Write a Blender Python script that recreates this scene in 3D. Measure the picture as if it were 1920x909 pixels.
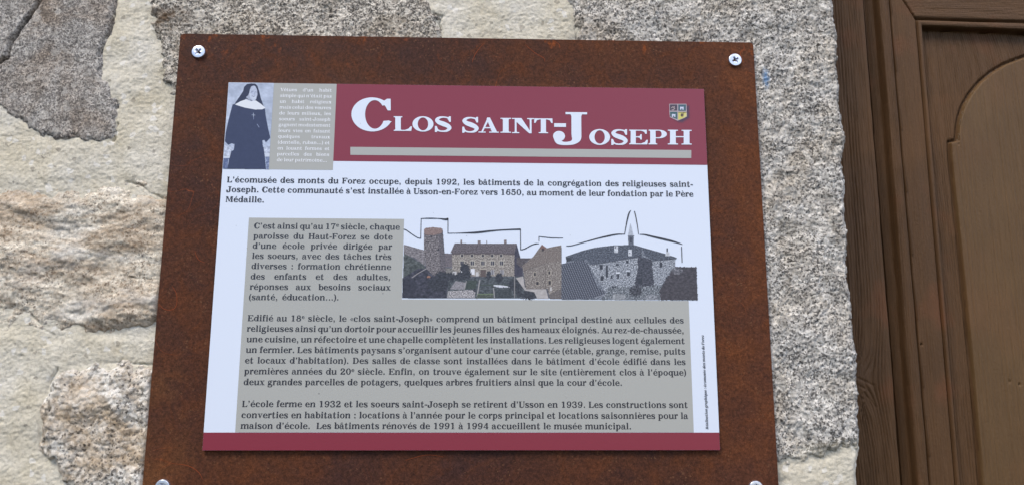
import bpy, math, random
import numpy as np
from mathutils import Matrix, Vector
from mathutils.geometry import delaunay_2d_cdt, tessellate_polygon

for o in list(bpy.data.objects):
    bpy.data.objects.remove(o)
random.seed(7)
C = bpy.context.scene.collection
R = math.radians

# ------------------------------------------------------------------ camera
CAM = np.array([0.01789, -0.61548, -0.09706])
AX, AY, AZ = 0.17975, -0.00203, -0.03134
FPX = 1443.0                       # focal length in pixels of the 1920 px wide photograph
def _rot():
    a, b, c = AX, AY, AZ
    Rx = np.array([[1, 0, 0], [0, math.cos(a), -math.sin(a)], [0, math.sin(a), math.cos(a)]])
    Ry = np.array([[math.cos(b), 0, math.sin(b)], [0, 1, 0], [-math.sin(b), 0, math.cos(b)]])
    Rz = np.array([[math.cos(c), -math.sin(c), 0], [math.sin(c), math.cos(c), 0], [0, 0, 1]])
    return Rz @ Ry @ Rx
RM = _rot()
right, fwd, up = RM @ [1, 0, 0], RM @ [0, 1, 0], RM @ [0, 0, 1]
cd = bpy.data.cameras.new('camera')
cam = bpy.data.objects.new('camera', cd)
C.objects.link(cam)
cam.matrix_world = Matrix(((right[0], up[0], -fwd[0], CAM[0]), (right[1], up[1], -fwd[1], CAM[1]),
                           (right[2], up[2], -fwd[2], CAM[2]), (0, 0, 0, 1)))
cd.sensor_fit = 'HORIZONTAL'; cd.sensor_width = 36.0
cd.lens = 36.0 * FPX / 1920.0
cd.clip_start = 0.01; cd.clip_end = 200
bpy.context.scene.camera = cam

# ------------------------------------------------------------------ light
SUN_EL, SUN_AZ = 52.0, -38.0      # soft overcast sun: high, in front of the wall and to the left
sc = bpy.context.scene
w = bpy.data.worlds.new('World'); sc.world = w; w.use_nodes = True
nt = w.node_tree; nt.nodes.clear()
sky = nt.nodes.new('ShaderNodeTexSky'); sky.sky_type = 'NISHITA'; sky.sun_disc = False
sky.sun_elevation = R(SUN_EL); sky.sun_rotation = R(180 - SUN_AZ) * -1 + 2 * math.pi
sky.air_density = 1.0; sky.dust_density = 3.0; sky.ozone_density = 1.0; sky.altitude = 900
bg = nt.nodes.new('ShaderNodeBackground'); bg.inputs['Strength'].default_value = 0.13
wo = nt.nodes.new('ShaderNodeOutputWorld')
nt.links.new(sky.outputs[0], bg.inputs[0]); nt.links.new(bg.outputs[0], wo.inputs[0])
sd = bpy.data.lights.new('sun', 'SUN'); sd.energy = 1.9; sd.angle = R(22); sd.color = (1.0, 0.90, 0.76)
sun = bpy.data.objects.new('sun', sd); C.objects.link(sun)
_d = Vector((math.sin(R(SUN_AZ)) * math.cos(R(SUN_EL)), -math.cos(R(SUN_AZ)) * math.cos(R(SUN_EL)), math.sin(R(SUN_EL))))
sun.rotation_euler = _d.to_track_quat('Z', 'Y').to_euler()
sc.view_settings.view_transform = 'Standard'; sc.view_settings.look = 'None'
sc.view_settings.gamma = 1.0; sc.view_settings.use_curve_mapping = False
sc.view_settings.exposure = 0.75

# ------------------------------------------------------------------ measuring: photo pixel -> point on a plane y = const
def at(px, py, y=0.0):
    px = np.asarray(px, float); py = np.asarray(py, float)
    d = (RM @ np.stack([(px - 960) / FPX, np.ones_like(px), (454.5 - py) / FPX]).reshape(3, -1))
    t = (y - CAM[1]) / d[1]
    P = CAM[:, None] + d * t
    return P[0].reshape(px.shape), P[2].reshape(px.shape)
def pts(lst, y=0.0):
    a = np.array(lst, float)
    x, z = at(a[:, 0], a[:, 1], y)
    return np.stack([x, z], 1)

# ------------------------------------------------------------------ numpy noise
_rg = np.random.RandomState(11)
_perm = _rg.permutation(4096)
_gr = _rg.rand(4096) * 2 * np.pi
_u1, _u2 = _rg.rand(4096), _rg.rand(4096)
def _h(i, j, s):
    return _perm[(_perm[(i + 131 * s) & 4095] + j) & 4095]
def perlin(x, y, s=0):
    i = np.floor(x).astype(np.int64); j = np.floor(y).astype(np.int64)
    fx, fy = x - i, y - j
    u = fx ** 3 * (fx * (fx * 6 - 15) + 10); v = fy ** 3 * (fy * (fy * 6 - 15) + 10)
    def g(a, b):
        t = _gr[_h(i + a, j + b, s)]
        return np.cos(t) * (fx - a) + np.sin(t) * (fy - b)
    return ((g(0, 0) * (1 - u) + g(1, 0) * u) * (1 - v) + (g(0, 1) * (1 - u) + g(1, 1) * u) * v) * 1.4
def fbm(x, y, oct=4, s=0, gain=0.5):
    r, a = 0, 1.0
    for k in range(oct):
        r = r + a * perlin(x * 2 ** k, y * 2 ** k, s + k * 7); a *= gain
    return r
def worley(x, y, s=0):
    """distance to the nearest jittered point, distance to the second, and the cell's random value"""
    i = np.floor(x).astype(np.int64); j = np.floor(y).astype(np.int64)
    d1 = np.full(x.shape, 9.0); d2 = np.full(x.shape, 9.0); idv = np.zeros(x.shape)
    for a in (-1, 0, 1):
        for b in (-1, 0, 1):
            h = _h(i + a, j + b, s)
            dd = np.hypot(i + a + _u1[h] - x, j + b + _u2[h] - y)
            n = dd < d1
            d2 = np.where(n, d1, np.minimum(d2, dd)); idv = np.where(n, _u1[_perm[h]], idv); d1 = np.where(n, dd, d1)
    return d1, d2, idv
def sstep(a, b, x):
    t = np.clip((x - a) / (b - a), 0, 1)
    return t * t * (3 - 2 * t)
def inpoly(x, y, P):
    r = np.zeros(x.shape, bool); n = len(P)
    for k in range(n):
        x0, y0 = P[k]; x1, y1 = P[(k + 1) % n]
        if y0 == y1: continue
        c = ((y0 > y) != (y1 > y)) & (x < (x1 - x0) * (y - y0) / (y1 - y0) + x0)
        r ^= c
    return r
def sdf(x, y, P, closed=True):
    """signed distance, positive inside"""
    d = np.full(x.shape, 1e9); n = len(P)
    for k in range(n if closed else n - 1):
        ax, ay = P[k]; bx, by = P[(k + 1) % n]
        vx, vy = bx - ax, by - ay
        t = np.clip(((x - ax) * vx + (y - ay) * vy) / (vx * vx + vy * vy + 1e-18), 0, 1)
        d = np.minimum(d, np.hypot(x - ax - t * vx, y - ay - t * vy))
    if not closed: return d
    return np.where(inpoly(x, y, P), d, -d)

# ------------------------------------------------------------------ objects
def root(name, label, cat, loc=(0, 0, 0), group=None):
    o = bpy.data.objects.new(name, None); C.objects.link(o)
    o.location = loc; o['label'] = label; o['category'] = cat
    if group: o['group'] = group
    o.empty_display_size = 0.05
    return o
ORIGIN = {}
def mesh_obj(name, verts, faces, mat, parent=None, label=None, smooth=False, nper=None, cols=None):
    """verts (n,3) in world metres; faces (m,k) int array, or a flat list with nper"""
    me = bpy.data.meshes.new(name)
    verts = np.asarray(verts, np.float64)
    if parent is not None:
        p = parent; off = np.zeros(3)
        while p is not None:
            off += np.array(p.location); p = p.parent
        verts = verts - off
    if isinstance(faces, list) and len(set(len(f) for f in faces)) > 1:
        me.from_pydata([tuple(v) for v in verts], [], [tuple(f) for f in faces])
    else:
        f = np.asarray(faces, np.int32)
        me.vertices.add(len(verts)); me.vertices.foreach_set('co', verts.astype(np.float32).ravel())
        me.loops.add(f.size); me.loops.foreach_set('vertex_index', f.ravel())
        me.polygons.add(len(f))
        me.polygons.foreach_set('loop_start', np.arange(0, f.size, f.shape[1], dtype=np.int32))
        try: me.polygons.foreach_set('loop_total', np.full(len(f), f.shape[1], np.int32))
        except Exception: pass
        me.update(calc_edges=True)
    me.polygons.foreach_set('use_smooth', np.full(len(me.polygons), bool(smooth)))
    if cols is not None:
        ca = me.color_attributes.new('print', 'FLOAT_COLOR', 'POINT')
        ca.data.foreach_set('color', np.concatenate([cols, np.ones((len(cols), 1))], 1).astype(np.float32).ravel())
    me.materials.append(mat)
    me.validate()
    o = bpy.data.objects.new(name, me); C.objects.link(o)
    if parent is not None: o.parent = parent
    if label: o['label'] = label
    return o
def box(name, x0, x1, y0, y1, z0, z1, mat, parent=None, label=None, bev=0.0):
    v = [(x, y, z) for x in (x0, x1) for y in (y0, y1) for z in (z0, z1)]
    f = [(0, 1, 3, 2), (4, 6, 7, 5), (0, 4, 5, 1), (2, 3, 7, 6), (0, 2, 6, 4), (1, 5, 7, 3)]
    o = mesh_obj(name, v, f, mat, parent, label)
    if bev:
        m = o.modifiers.new('bevel', 'BEVEL'); m.width = bev; m.segments = 3
    return o
def grid_faces(ny, nx, mask):
    j, i = np.nonzero(mask)
    a = j * nx + i
    return np.stack([a, a + 1, a + nx + 1, a + nx], 1)
def grid_obj(name, X, Y, Z, mask, mat, parent, back=0.0, label=None, smooth=True, cols=None):
    """height field: X, Y, Z arrays (nz, nx), mask (nz-1, nx-1) of kept cells; back > 0 adds side walls going into the wall"""
    nz, nx = X.shape
    f = grid_faces(nz, nx, mask)
    V = np.stack([X.ravel(), Y.ravel(), Z.ravel()], 1)
    if back > 0:
        e = np.concatenate([f[:, [0, 1]], f[:, [1, 2]], f[:, [2, 3]], f[:, [3, 0]]])
        key = e.min(1).astype(np.int64) * V.shape[0] + e.max(1)
        _, inv, cnt = np.unique(key, return_inverse=True, return_counts=True)
        b = e[cnt[inv] == 1]
        uv = np.unique(b); mp = np.zeros(V.shape[0], np.int64); mp[uv] = np.arange(len(uv)) + V.shape[0]
        VB = V[uv].copy(); VB[:, 1] += back
        V = np.concatenate([V, VB])
        f = np.concatenate([f, np.stack([b[:, 1], b[:, 0], mp[b[:, 0]], mp[b[:, 1]]], 1)])
    used = np.unique(f); mp = np.zeros(V.shape[0], np.int64); mp[used] = np.arange(len(used))
    if cols is not None: cols = cols.reshape(-1, 3)[used]
    return mesh_obj(name, V[used], mp[f], mat, parent, label, smooth, cols=cols)

# ------------------------------------------------------------------ materials
def srgb(r, g, b):
    f = lambda c: (c / 255 / 12.92) if c / 255 <= 0.04045 else ((c / 255 + 0.055) / 1.055) ** 2.4
    return (f(r), f(g), f(b), 1.0)
class Mat:
    def __init__(s, name, rough=0.7, spec=0.5, metal=0.0):
        s.m = bpy.data.materials.new(name); s.m.use_nodes = True
        s.t = s.m.node_tree; s.t.nodes.clear()
        s.b = s.n('ShaderNodeBsdfPrincipled'); s.o = s.n('ShaderNodeOutputMaterial')
        s.t.links.new(s.b.outputs[0], s.o.inputs[0])
        s.b.inputs['Roughness'].default_value = rough
        s.b.inputs['Specular IOR Level'].default_value = spec
        s.b.inputs['Metallic'].default_value = metal
        s.tc = s.n('ShaderNodeTexCoord')
    def n(s, t): return s.t.nodes.new(t)
    def put(s, sock, v):
        if hasattr(v, 'links') or isinstance(v, bpy.types.NodeSocket): s.t.links.new(v, sock)
        else: sock.default_value = v
    def co(s, scale=(1, 1, 1), loc=(0, 0, 0), rot=(0, 0, 0)):
        m = s.n('ShaderNodeMapping'); s.t.links.new(s.tc.outputs['Object'], m.inputs[0])
        m.inputs['Scale'].default_value = scale; m.inputs['Location'].default_value = loc; m.inputs['Rotation'].default_value = rot
        return m.outputs[0]
    def noise(s, scale, det=4, rough=0.55, co=None, dist=0.0, col=False):
        n = s.n('ShaderNodeTexNoise'); n.inputs['Scale'].default_value = scale; n.inputs['Detail'].default_value = det
        n.inputs['Roughness'].default_value = rough; n.inputs['Distortion'].default_value = dist
        s.t.links.new(co if co is not None else s.tc.outputs['Object'], n.inputs['Vector'])
        return n.outputs['Color' if col else 'Fac']
    def vor(s, scale, co=None, out='Color', feat='F1', rand=1.0):
        n = s.n('ShaderNodeTexVoronoi'); n.feature = feat; n.inputs['Scale'].default_value = scale
        n.inputs['Randomness'].default_value = rand
        s.t.links.new(co if co is not None else s.tc.outputs['Object'], n.inputs['Vector'])
        return n.outputs[out]
    def ramp(s, fac, stops, interp='LINEAR'):
        r = s.n('ShaderNodeValToRGB'); s.put(r.inputs[0], fac); cr = r.color_ramp; cr.interpolation = interp
        while len(cr.elements) < len(stops): cr.elements.new(0.5)
        for e, (p, c) in zip(cr.elements, stops):
            e.position = p; e.color = c if isinstance(c, tuple) else (c, c, c, 1)
        return r.outputs[0]
    def mix(s, fac, a, b, mode='MIX'):
        m = s.n('ShaderNodeMix'); m.data_type = 'RGBA'; m.blend_type = mode
        s.put(m.inputs[0], fac); s.put(m.inputs[6], a); s.put(m.inputs[7], b)
        return m.outputs[2]
    def math(s, op, a, b=0.0, clamp=False):
        m = s.n('ShaderNodeMath'); m.operation = op; m.use_clamp = clamp
        s.put(m.inputs[0], a); s.put(m.inputs[1], b)
        return m.outputs[0]
    def xyz(s, co=None):
        n = s.n('ShaderNodeSeparateXYZ'); s.t.links.new(co if co is not None else s.tc.outputs['Object'], n.inputs[0])
        return n.outputs
    def bump(s, h, strength=0.5, dist=0.001, prev=None):
        b = s.n('ShaderNodeBump'); b.inputs['Strength'].default_value = strength; b.inputs['Distance'].default_value = dist
        s.put(b.inputs['Height'], h)
        if prev is not None: s.t.links.new(prev, b.inputs['Normal'])
        return b.outputs[0]
    def out(s, col=None, nrm=None, rough=None):
        if col is not None: s.put(s.b.inputs['Base Color'], col)
        if nrm is not None: s.put(s.b.inputs['Normal'], nrm)
        if rough is not None: s.put(s.b.inputs['Roughness'], rough)
        return s.m
def spot(m, px, py, rx, rz, y, soft=0.6):
    """0..1 mask around a measured place on the wall plane (wear with a place of its own)"""
    x, z = at(px, py, y)
    c = m.co(scale=(1 / rx, 0, 1 / rz), loc=(-float(x) / rx, 0, -float(z) / rz))
    v = m.n('ShaderNodeVectorMath'); v.operation = 'LENGTH'; m.t.links.new(c, v.inputs[0])
    return m.ramp(v.outputs['Value'], [(max(0.0, 1 - soft) * 0.999, 1.0), (1.0, 0.0)])

# granite: white feldspar, grey quartz, dark mica, with optional iron stains
def granite(name, light, mid, dark, grain=330, darkness=0.30, stain=None, stain_amt=0.0, extra=None, bumpd=0.0009, stretch=(1, 1, 1)):
    m = Mat(name, 0.85, 0.3)
    wob = m.noise(900, 2, 0.6, col=True)
    base = m.co()
    add = m.n('ShaderNodeVectorMath'); add.operation = 'MULTIPLY_ADD'
    m.t.links.new(wob, add.inputs[0]); add.inputs[1].default_value = (0.0022, 0.0022, 0.0022); m.t.links.new(base, add.inputs[2])
    cw = add.outputs[0]
    v1 = m.xyz(m.vor(grain, cw))[0]
    v2 = m.xyz(m.vor(grain * 1.9, cw))[1]
    big = m.noise(28, 4, 0.6)
    c = m.ramp(v1, [(0.0, mid), (0.35, mid), (0.5, light), (1.0, light)])
    sh = m.ramp(m.noise(60, 5, 0.7), [(0.3, 0.74), (0.7, 1.12)])
    c = m.mix(1.0, c, sh, 'MULTIPLY')
    # dark mica flakes, clustered
    cl = m.math('ADD', v2, m.math('MULTIPLY', m.math('SUBTRACT', big, 0.5), -0.9))
    mk = m.math('MULTIPLY', m.ramp(cl, [(max(0.0, darkness - 0.16), 1.0), (darkness + 0.08, 0.0)]), 0.85)
    c = m.mix(mk, c, dark)
    fine = m.noise(1500, 3, 0.7)
    c = m.mix(1.0, c, m.ramp(fine, [(0.25, 0.62), (0.5, 1.0), (0.75, 1.25)]), 'MULTIPLY')
    if stain is not None:
        co = m.co(scale=stretch)
        sn = m.noise(16, 6, 0.65, co=co, dist=0.6)
        c = m.mix(m.math('MULTIPLY', m.ramp(sn, [(0.45, 0.0), (0.64, 1.0)]), stain_amt), c, stain, 'MULTIPLY')
    # a few large pale crystals and weathered hollows
    v3 = m.xyz(m.vor(grain * 0.32, m.co(loc=(0.3, 0.1, 0.7))))[2]
    c = m.mix(m.math('MULTIPLY', m.ramp(v3, [(0.90, 0.0), (0.93, 1.0)]), 0.40), c, light)
    c = m.mix(1.0, c, m.ramp(m.noise(115, 4, 0.62, co=m.co(loc=(2, 6, 1))), [(0.30, 0.66), (0.52, 1.05), (0.7, 1.12)]), 'MULTIPLY')
    if extra: c = extra(m, c)
    b = m.bump(m.math('ADD', fine, m.math('MULTIPLY', v1, 0.6)), 0.9, bumpd)
    return m.out(c, b)
# ================================================================== the stone wall
WY = 0.010                               # plane of the wall's face
WL = np.array([0.0, WY, -0.80])
def wspot(m, px, py, rx, rz, soft=0.6):
    x, z = at(px, py, WY)
    c = m.co(scale=(1 / rx, 0, 1 / rz), loc=(-(float(x) - WL[0]) / rx, 0, -(float(z) - WL[2]) / rz))
    v = m.n('ShaderNodeVectorMath'); v.operation = 'LENGTH'; m.t.links.new(c, v.inputs[0])
    return m.ramp(v.outputs['Value'], [(max(0.0, 1 - soft), 1.0), (1.0, 0.0)])

wall = root('stone_wall', 'old granite rubble wall with pale lime joints behind the rusty sign, beside the brown door', 'wall', tuple(WL)); wall['kind'] = 'thing'
# arris of the door jamb, measured top to bottom
ARR = pts([(1558, -160), (1563, -40), (1563, 0), (1566, 40), (1572, 80), (1570, 120), (1576, 160), (1574, 200), (1581, 235), (1587, 256), (1580, 300),
           (1585, 350), (1584, 400), (1590, 450), (1590, 520), (1598, 560), (1600, 620), (1607, 660), (1610, 720), (1612, 800),
           (1616, 845), (1610, 875), (1612, 909), (1616, 990), (1622, 1100)], WY)
def arris(z):
    o = np.argsort(ARR[:, 1])
    return np.interp(z, ARR[o, 1], ARR[o, 0]) + 0.0009 * fbm(z / 0.008, z * 0 + 3.3, 3, 5)
ST = 0.0009
JOINTS = [(pts(p, WY), w_, d) for p, w_, d in (
    ([(100, -60), (80, -4), (62, 24), (42, 50), (22, 80), (13, 110), (0, 117), (-60, 122)], 0.00125, 0.0220),
    ([(220, -40), (216, 2), (211, 35), (204, 62), (190, 92), (186, 106)], 0.0008, 0.0050), ([(219, 232), (217, 250), (212, 264)], 0.0008, 0.0040),
    ([(218, 190), (221, 205)], 0.0006, 0.0020), ([(236, 340), (262, 346), (282, 362), (310, 374)], 0.0006, 0.0028), ([(198, 680), (240, 679), (262, 682), (300, 684)], 0.0006, 0.0028),
    ([(84, 738), (92, 715), (108, 690)], 0.0006, 0.0024), ([(812, 26), (829, 31), (823, 44), (828, 56), (826, 90)], 0.0007, 0.0030), ([(240, 520), (300, 526)], 0.0006, 0.0022),
    ([(74, 800), (76, 838), (92, 866)], 0.0007, 0.0022), ([(1078, 40), (1082, 80)], 0.0008, 0.0030), ([(60, 590), (80, 612), (100, 628)], 0.0007, 0.0022))]
X0, X1, Z0, Z1 = -0.60, 0.375, -0.33, 0.34
PL = dict(x0=-0.2445, x1=0.2460, z1=0.1930)
_bs = at(305, 912, 0.003)[1]; PL['z0'] = float(_bs) - 0.0160
def wall_piece(name, mat, hfun, keep, back, label=None, reg=None, st=0.0009):
    x0_, x1_, z0_, z1_ = reg or (X0, X1, Z0, Z1)
    nx, nz = int((x1_ - x0_) / st), int((z1_ - z0_) / st)
    x = np.linspace(x0_, x1_, nx); z = np.linspace(z0_, z1_, nz)
    # bounding box of what is kept
    Xc, Zc = np.meshgrid(x[::max(1, int(0.011 / st))], z[::max(1, int(0.011 / st))]); k = keep(Xc, Zc)
    xs = Xc[k]; zs = Zc[k]
    ix = (x > xs.min() - 0.02) & (x < xs.max() + 0.02); iz = (z > zs.min() - 0.02) & (z < zs.max() + 0.02)
    X, Z = np.meshgrid(x[ix], z[iz])
    A = arris(Z)
    H = hfun(X, Z)
    keepv = keep(X, Z) & (X < A + 0.0105)
    hid = (X > PL['x0'] + 0.03) & (X < PL['x1'] - 0.03) & (Z > PL['z0'] + 0.03) & (Z < PL['z1'] - 0.03)
    keepv &= ~hid
    wx_ = X + 0.0009 * perlin(X / 0.005, Z / 0.005, 15); wz_ = Z + 0.0009 * perlin(X / 0.005, Z / 0.005, 16)
    for P_, w_, dep in JOINTS:
        H = H - dep * (0.45 + 0.55 * sstep(-0.4, 0.4, perlin(X / 0.012, Z / 0.012, 17))) * np.exp(-(sdf(wx_, wz_, P_, False) / w_) ** 2)
    pd = np.minimum(np.minimum(X - PL['x0'], PL['x1'] - X), np.minimum(Z - PL['z0'], PL['z1'] - Z))
    lim = 0.0030 + 0.02 * sstep(0.0, -0.012, pd)
    H = np.where(H > lim, lim + 0.05 * (H - lim), H)       # the stone is dressed flat where the plate lies on it
    d = A - X                                            # distance to the arris
    H = H - 0.004 * sstep(0.006, 0.0, d) ** 2
    Y = WY - H
    ex = np.maximum(-d, 0)
    Y = Y + ex * 12 + 0.0 * X
    Xn = np.where(d < 0, A + 0.0007 * perlin(Z / 0.006, Y / 0.006, 9) * np.minimum(ex / 0.002, 1), X)
    Xn = Xn + 0.00025 * perlin(X / 0.003, Z / 0.003, 21) * (d > 0.002)
    mask = keepv[:-1, :-1] & keepv[1:, :-1] & keepv[:-1, 1:] & keepv[1:, 1:]
    return grid_obj(name, Xn, Y, Z, mask, mat, wall, back=back, label=label)

# ---- outlines of the stones, measured in the photograph (some run on outside the frame)
S = {}
S['grey'] = [(68, -4), (50, 20), (30, 46), (10, 74), (2, 104), (-12, 108), (-40, 108), (-140, 160), (-180, 230), (-60, 205), (0, 204), (28, 214), (52, 232), (72, 250),
             (112, 259), (150, 256), (172, 264), (212, 263), (219, 235), (217, 190), (204, 168), (192, 148), (187, 112), (191, 88), (206, 62), (212, 30), (217, 0), (222, -110), (150, -150), (100, -60)]
S['flake'] = [(83, -4), (65, 24), (45, 50), (25, 80), (16, 112), (0, 120), (-60, 124), (-150, 130), (-210, 60), (-190, -120), (60, -150), (92, -60)]
S['head'] = [(284, -140), (283, 0), (290, 60), (301, 105), (303, 150), (318, 178), (345, 190), (860, 190), (838, 110), (829, 66), (822, 42), (829, 30), (813, 24), (806, 0), (800, -80), (760, -140)]
S['jamb'] = [(1052, -140), (1058, 0), (1070, 28), (1079, 75), (1090, 130), (1300, 220), (1380, 500), (1400, 760), (1430, 862), (1480, 872), (1520, 868), (1560, 852), (1600, 838), (1760, 832), (1700, -140)]
S['sill'] = [(1400, 905), (1450, 905), (1490, 902), (1560, 935), (1700, 960), (1700, 1100), (1400, 1100)]
S['rough'] = [(-260, 380), (-120, 350), (0, 352), (60, 344), (120, 338), (200, 341), (250, 338), (290, 358), (400, 372), (420, 560), (330, 620), (240, 632), (200, 622), (150, 628), (100, 636), (62, 644), (30, 628), (0, 612), (-120, 626), (-240, 600)]
S['lump'] = [(118, 690), (100, 706), (84, 735), (82, 770), (75, 800), (74, 838), (92, 868), (112, 890), (122, 930), (150, 990), (260, 1020), (400, 1010), (420, 700), (300, 682), (200, 680), (150, 684)]
SW = {k: pts(v, WY) for k, v in S.items()}
CRACK = pts([(92, -60), (80, -4), (62, 24), (42, 50), (22, 80), (13, 110), (0, 117), (-60, 120)], WY)
def sd_noisy(k, X, Z, amp, sc_, seed):
    return sdf(X, Z, SW[k]) + amp * fbm(X / sc_, Z / sc_, 3, seed)

def grains(X, Z, s, seed, e=0.5):
    d1, d2, idv = worley(X / s + 0.25 * perlin(X / s, Z / s, seed + 3), Z / s + 0.25 * perlin(X / s, Z / s, seed + 5), seed)
    return np.clip((d2 - d1), 0, 0.6) ** e + 0.5 * (idv - 0.5)
def mk(k, lvl, edge, amp_edge, sc_edge, relief, seed, base=-0.009):
    def h(X, Z):
        s = sd_noisy(k, X, Z, amp_edge, sc_edge, seed) + (0.0022 if base > -0.009 else 0.0)
        return base + (lvl - base) * sstep(-0.002, edge, s) + relief(X, Z) * sstep(-0.002, 0.003, s)
    def keep(X, Z): return sdf(X, Z, SW[k]) > -0.0065
    return h, keep

def r_grey(X, Z):  return 0.0011 * fbm(X / 0.05, Z / 0.05, 3, 1) + 0.0007 * grains(X, Z, 0.0030, 2) + 0.0004 * perlin(X / 0.0022, Z / 0.0022, 3)
def r_head(X, Z):  return 0.0016 * fbm(X / 0.05, Z / 0.04, 3, 4) + 0.0015 * grains(X, Z, 0.0036, 5) + 0.0006 * perlin(X / 0.0024, Z / 0.0024, 6)
def r_jamb(X, Z):  return 0.0022 * fbm(X / 0.05, Z / 0.04, 4, 8) + 0.0008 * fbm(X / 0.009, Z / 0.009, 2, 7) + 0.0012 * grains(X, Z, 0.0038, 9) + 0.0008 * perlin(X / 0.0026, Z / 0.0026, 10)
def r_rough(X, Z):
    wz = Z + 0.012 * perlin(X / 0.07, Z / 0.07, 30) + 0.18 * X * 0.3
    rid = 1 - np.abs(perlin(X / 0.045, wz / 0.014, 31)) * 1.6
    return 0.0042 * fbm(X / 0.09, wz / 0.035, 4, 32) + 0.0016 * rid * sstep(-0.3, 0.5, perlin(X / 0.05, Z / 0.03, 39)) + 0.0009 * grains(X, Z, 0.0042, 33) + 0.0006 * fbm(X / 0.005, Z / 0.003, 2, 34)
def r_lump(X, Z):  return 0.0034 * fbm(X / 0.04, Z / 0.035, 3, 36) + 0.0019 * grains(X, Z, 0.0062, 37) + 0.0010 * grains(X, Z, 0.003, 38)

DK = srgb(66, 63, 62)
m_grey = granite('grey_granite', srgb(203, 199, 194), srgb(160, 156, 152), srgb(92, 89, 89), grain=620, darkness=0.40, stain=srgb(205, 178, 150), stain_amt=0.6)
def head_x(m, c):
    k = m.math('MULTIPLY', wspot(m, 318, 38, 0.024, 0.016, 0.8), m.ramp(m.noise(120, 3), [(0.4, 0.2), (0.6, 0.95)]))
    return m.mix(k, c, srgb(98, 78, 58), 'MIX')
m_head = granite('white_granite', srgb(224, 218, 208), srgb(184, 177, 168), DK, grain=430, darkness=0.36, stain=srgb(214, 196, 170), stain_amt=0.6, extra=head_x)
def jamb_x(m, c):
    k = m.math('MULTIPLY', wspot(m, 1434, 150, 0.0045, 0.012, 0.9), m.ramp(m.noise(260, 3), [(0.36, 0.25), (0.5, 0.95)]))
    c = m.mix(k, c, srgb(120, 160, 205))
    pit = m.ramp(m.noise(38, 3, 0.5), [(0.60, 0.0), (0.72, 0.55)])
    c = m.mix(pit, c, srgb(96, 92, 82), 'MIX')
    low = m.math('MULTIPLY', wspot(m, 1590, 880, 0.060, 0.026, 0.8), 0.85)
    return m.mix(low, c, srgb(206, 198, 172))
m_jamb = granite('jamb_granite', srgb(226, 223, 218), srgb(193, 190, 186), DK, grain=430, darkness=0.335, stain=srgb(224, 208, 184), stain_amt=0.5, extra=jamb_x)
def rough_x(m, c):
    co = m.co(scale=(1, 1, 3.2), rot=(0, R(-6), 0))
    s1 = m.ramp(m.noise(13, 6, 0.65, co=co, dist=0.4), [(0.42, 0.0), (0.60, 1.0)])
    c = m.mix(m.math('MULTIPLY', s1, 0.55), c, srgb(166, 138, 108), 'MIX')
    s2 = m.ramp(m.noise(20, 5, 0.6, co=m.co(scale=(1, 1, 2.2), loc=(3, 0, 1))), [(0.52, 0.0), (0.68, 1.0)])
    c = m.mix(m.math('MULTIPLY', s2, 0.6), c, srgb(216, 216, 214), 'MIX')
    return m.mix(1.0, c, m.ramp(m.noise(500, 4, 0.7), [(0.3, 0.72), (0.7, 1.2)]), 'MULTIPLY')
m_rough = granite('weathered_granite', srgb(234, 226, 211), srgb(218, 207, 190), srgb(116, 106, 96), grain=420, darkness=0.18, extra=rough_x)
m_lump = granite('coarse_granite', srgb(232, 228, 221), srgb(212, 204, 192), srgb(84, 81, 79), grain=340, darkness=0.19, stain=srgb(208, 180, 140), stain_amt=0.7)

wall_piece('stone', m_grey, *mk('grey', 0.0011, 0.006, 0.0034, 0.009, r_grey, 41, -0.0030), 0.03, 'smooth grey granite block with a dark crack across its top left')
wall_piece('stone', m_grey, *mk('flake', 0.0016, 0.0015, 0.0006, 0.012, r_grey, 42), 0.03, 'corner flake of grey granite split off by a dark crack')
wall_piece('stone', m_head, *mk('head', 0.0016, 0.008, 0.0040, 0.009, r_head, 43, -0.0050), 0.03, 'white and grey speckled granite block above the sign')
wall_piece('stone', m_jamb, *mk('jamb', 0.0020, 0.010, 0.0044, 0.009, r_jamb, 44, -0.0050), 0.03, 'tall pale granite jamb stone between sign and door')
wall_piece('stone', m_jamb, *mk('sill', 0.0015, 0.006, 0.0026, 0.012, r_jamb, 45), 0.03, 'pale granite stone under the jamb stone, mostly below the frame')
wall_piece('stone', m_rough, *mk('rough', 0.0030, 0.024, 0.0080, 0.018, r_rough, 46, -0.0040), 0.03, 'rough beige granite with rusty brown streaks left of the sign')
wall_piece('stone', m_lump, *mk('lump', 0.0040, 0.012, 0.0040, 0.012, r_lump, 47, -0.0050), 0.03, 'coarse grained pale granite lump at the lower left of the sign')

# ---- lime mortar
m = Mat('lime_mortar', 0.9, 0.25)
a = m.noise(22, 5, 0.6); b_ = m.noise(420, 5, 0.7)
c = m.ramp(a, [(0.3, srgb(196, 188, 168)), (0.55, srgb(208, 203, 190)), (0.75, srgb(212, 209, 202))])
c = m.mix(m.math('MULTIPLY', m.ramp(m.noise(34, 5, 0.65, co=m.co(loc=(5, 2, 3))), [(0.56, 0.0), (0.72, 1.0)]), 0.32), c, srgb(176, 160, 128))
c = m.mix(1.0, c, m.ramp(b_, [(0.25, 0.66), (0.5, 1.0), (0.75, 1.14)]), 'MULTIPLY')
sp = m.ramp(m.xyz(m.vor(330))[0], [(0.985, 0.0), (0.99, 1.0)])
c = m.mix(m.math('MULTIPLY', sp, 0.5), c, srgb(112, 106, 98))
sp2 = m.ramp(m.xyz(m.vor(260, m.co(loc=(1, 4, 2))))[1], [(0.95, 0.0), (0.96, 1.0)])
c = m.mix(m.math('MULTIPLY', sp2, 0.6), c, srgb(226, 224, 220))
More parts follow.
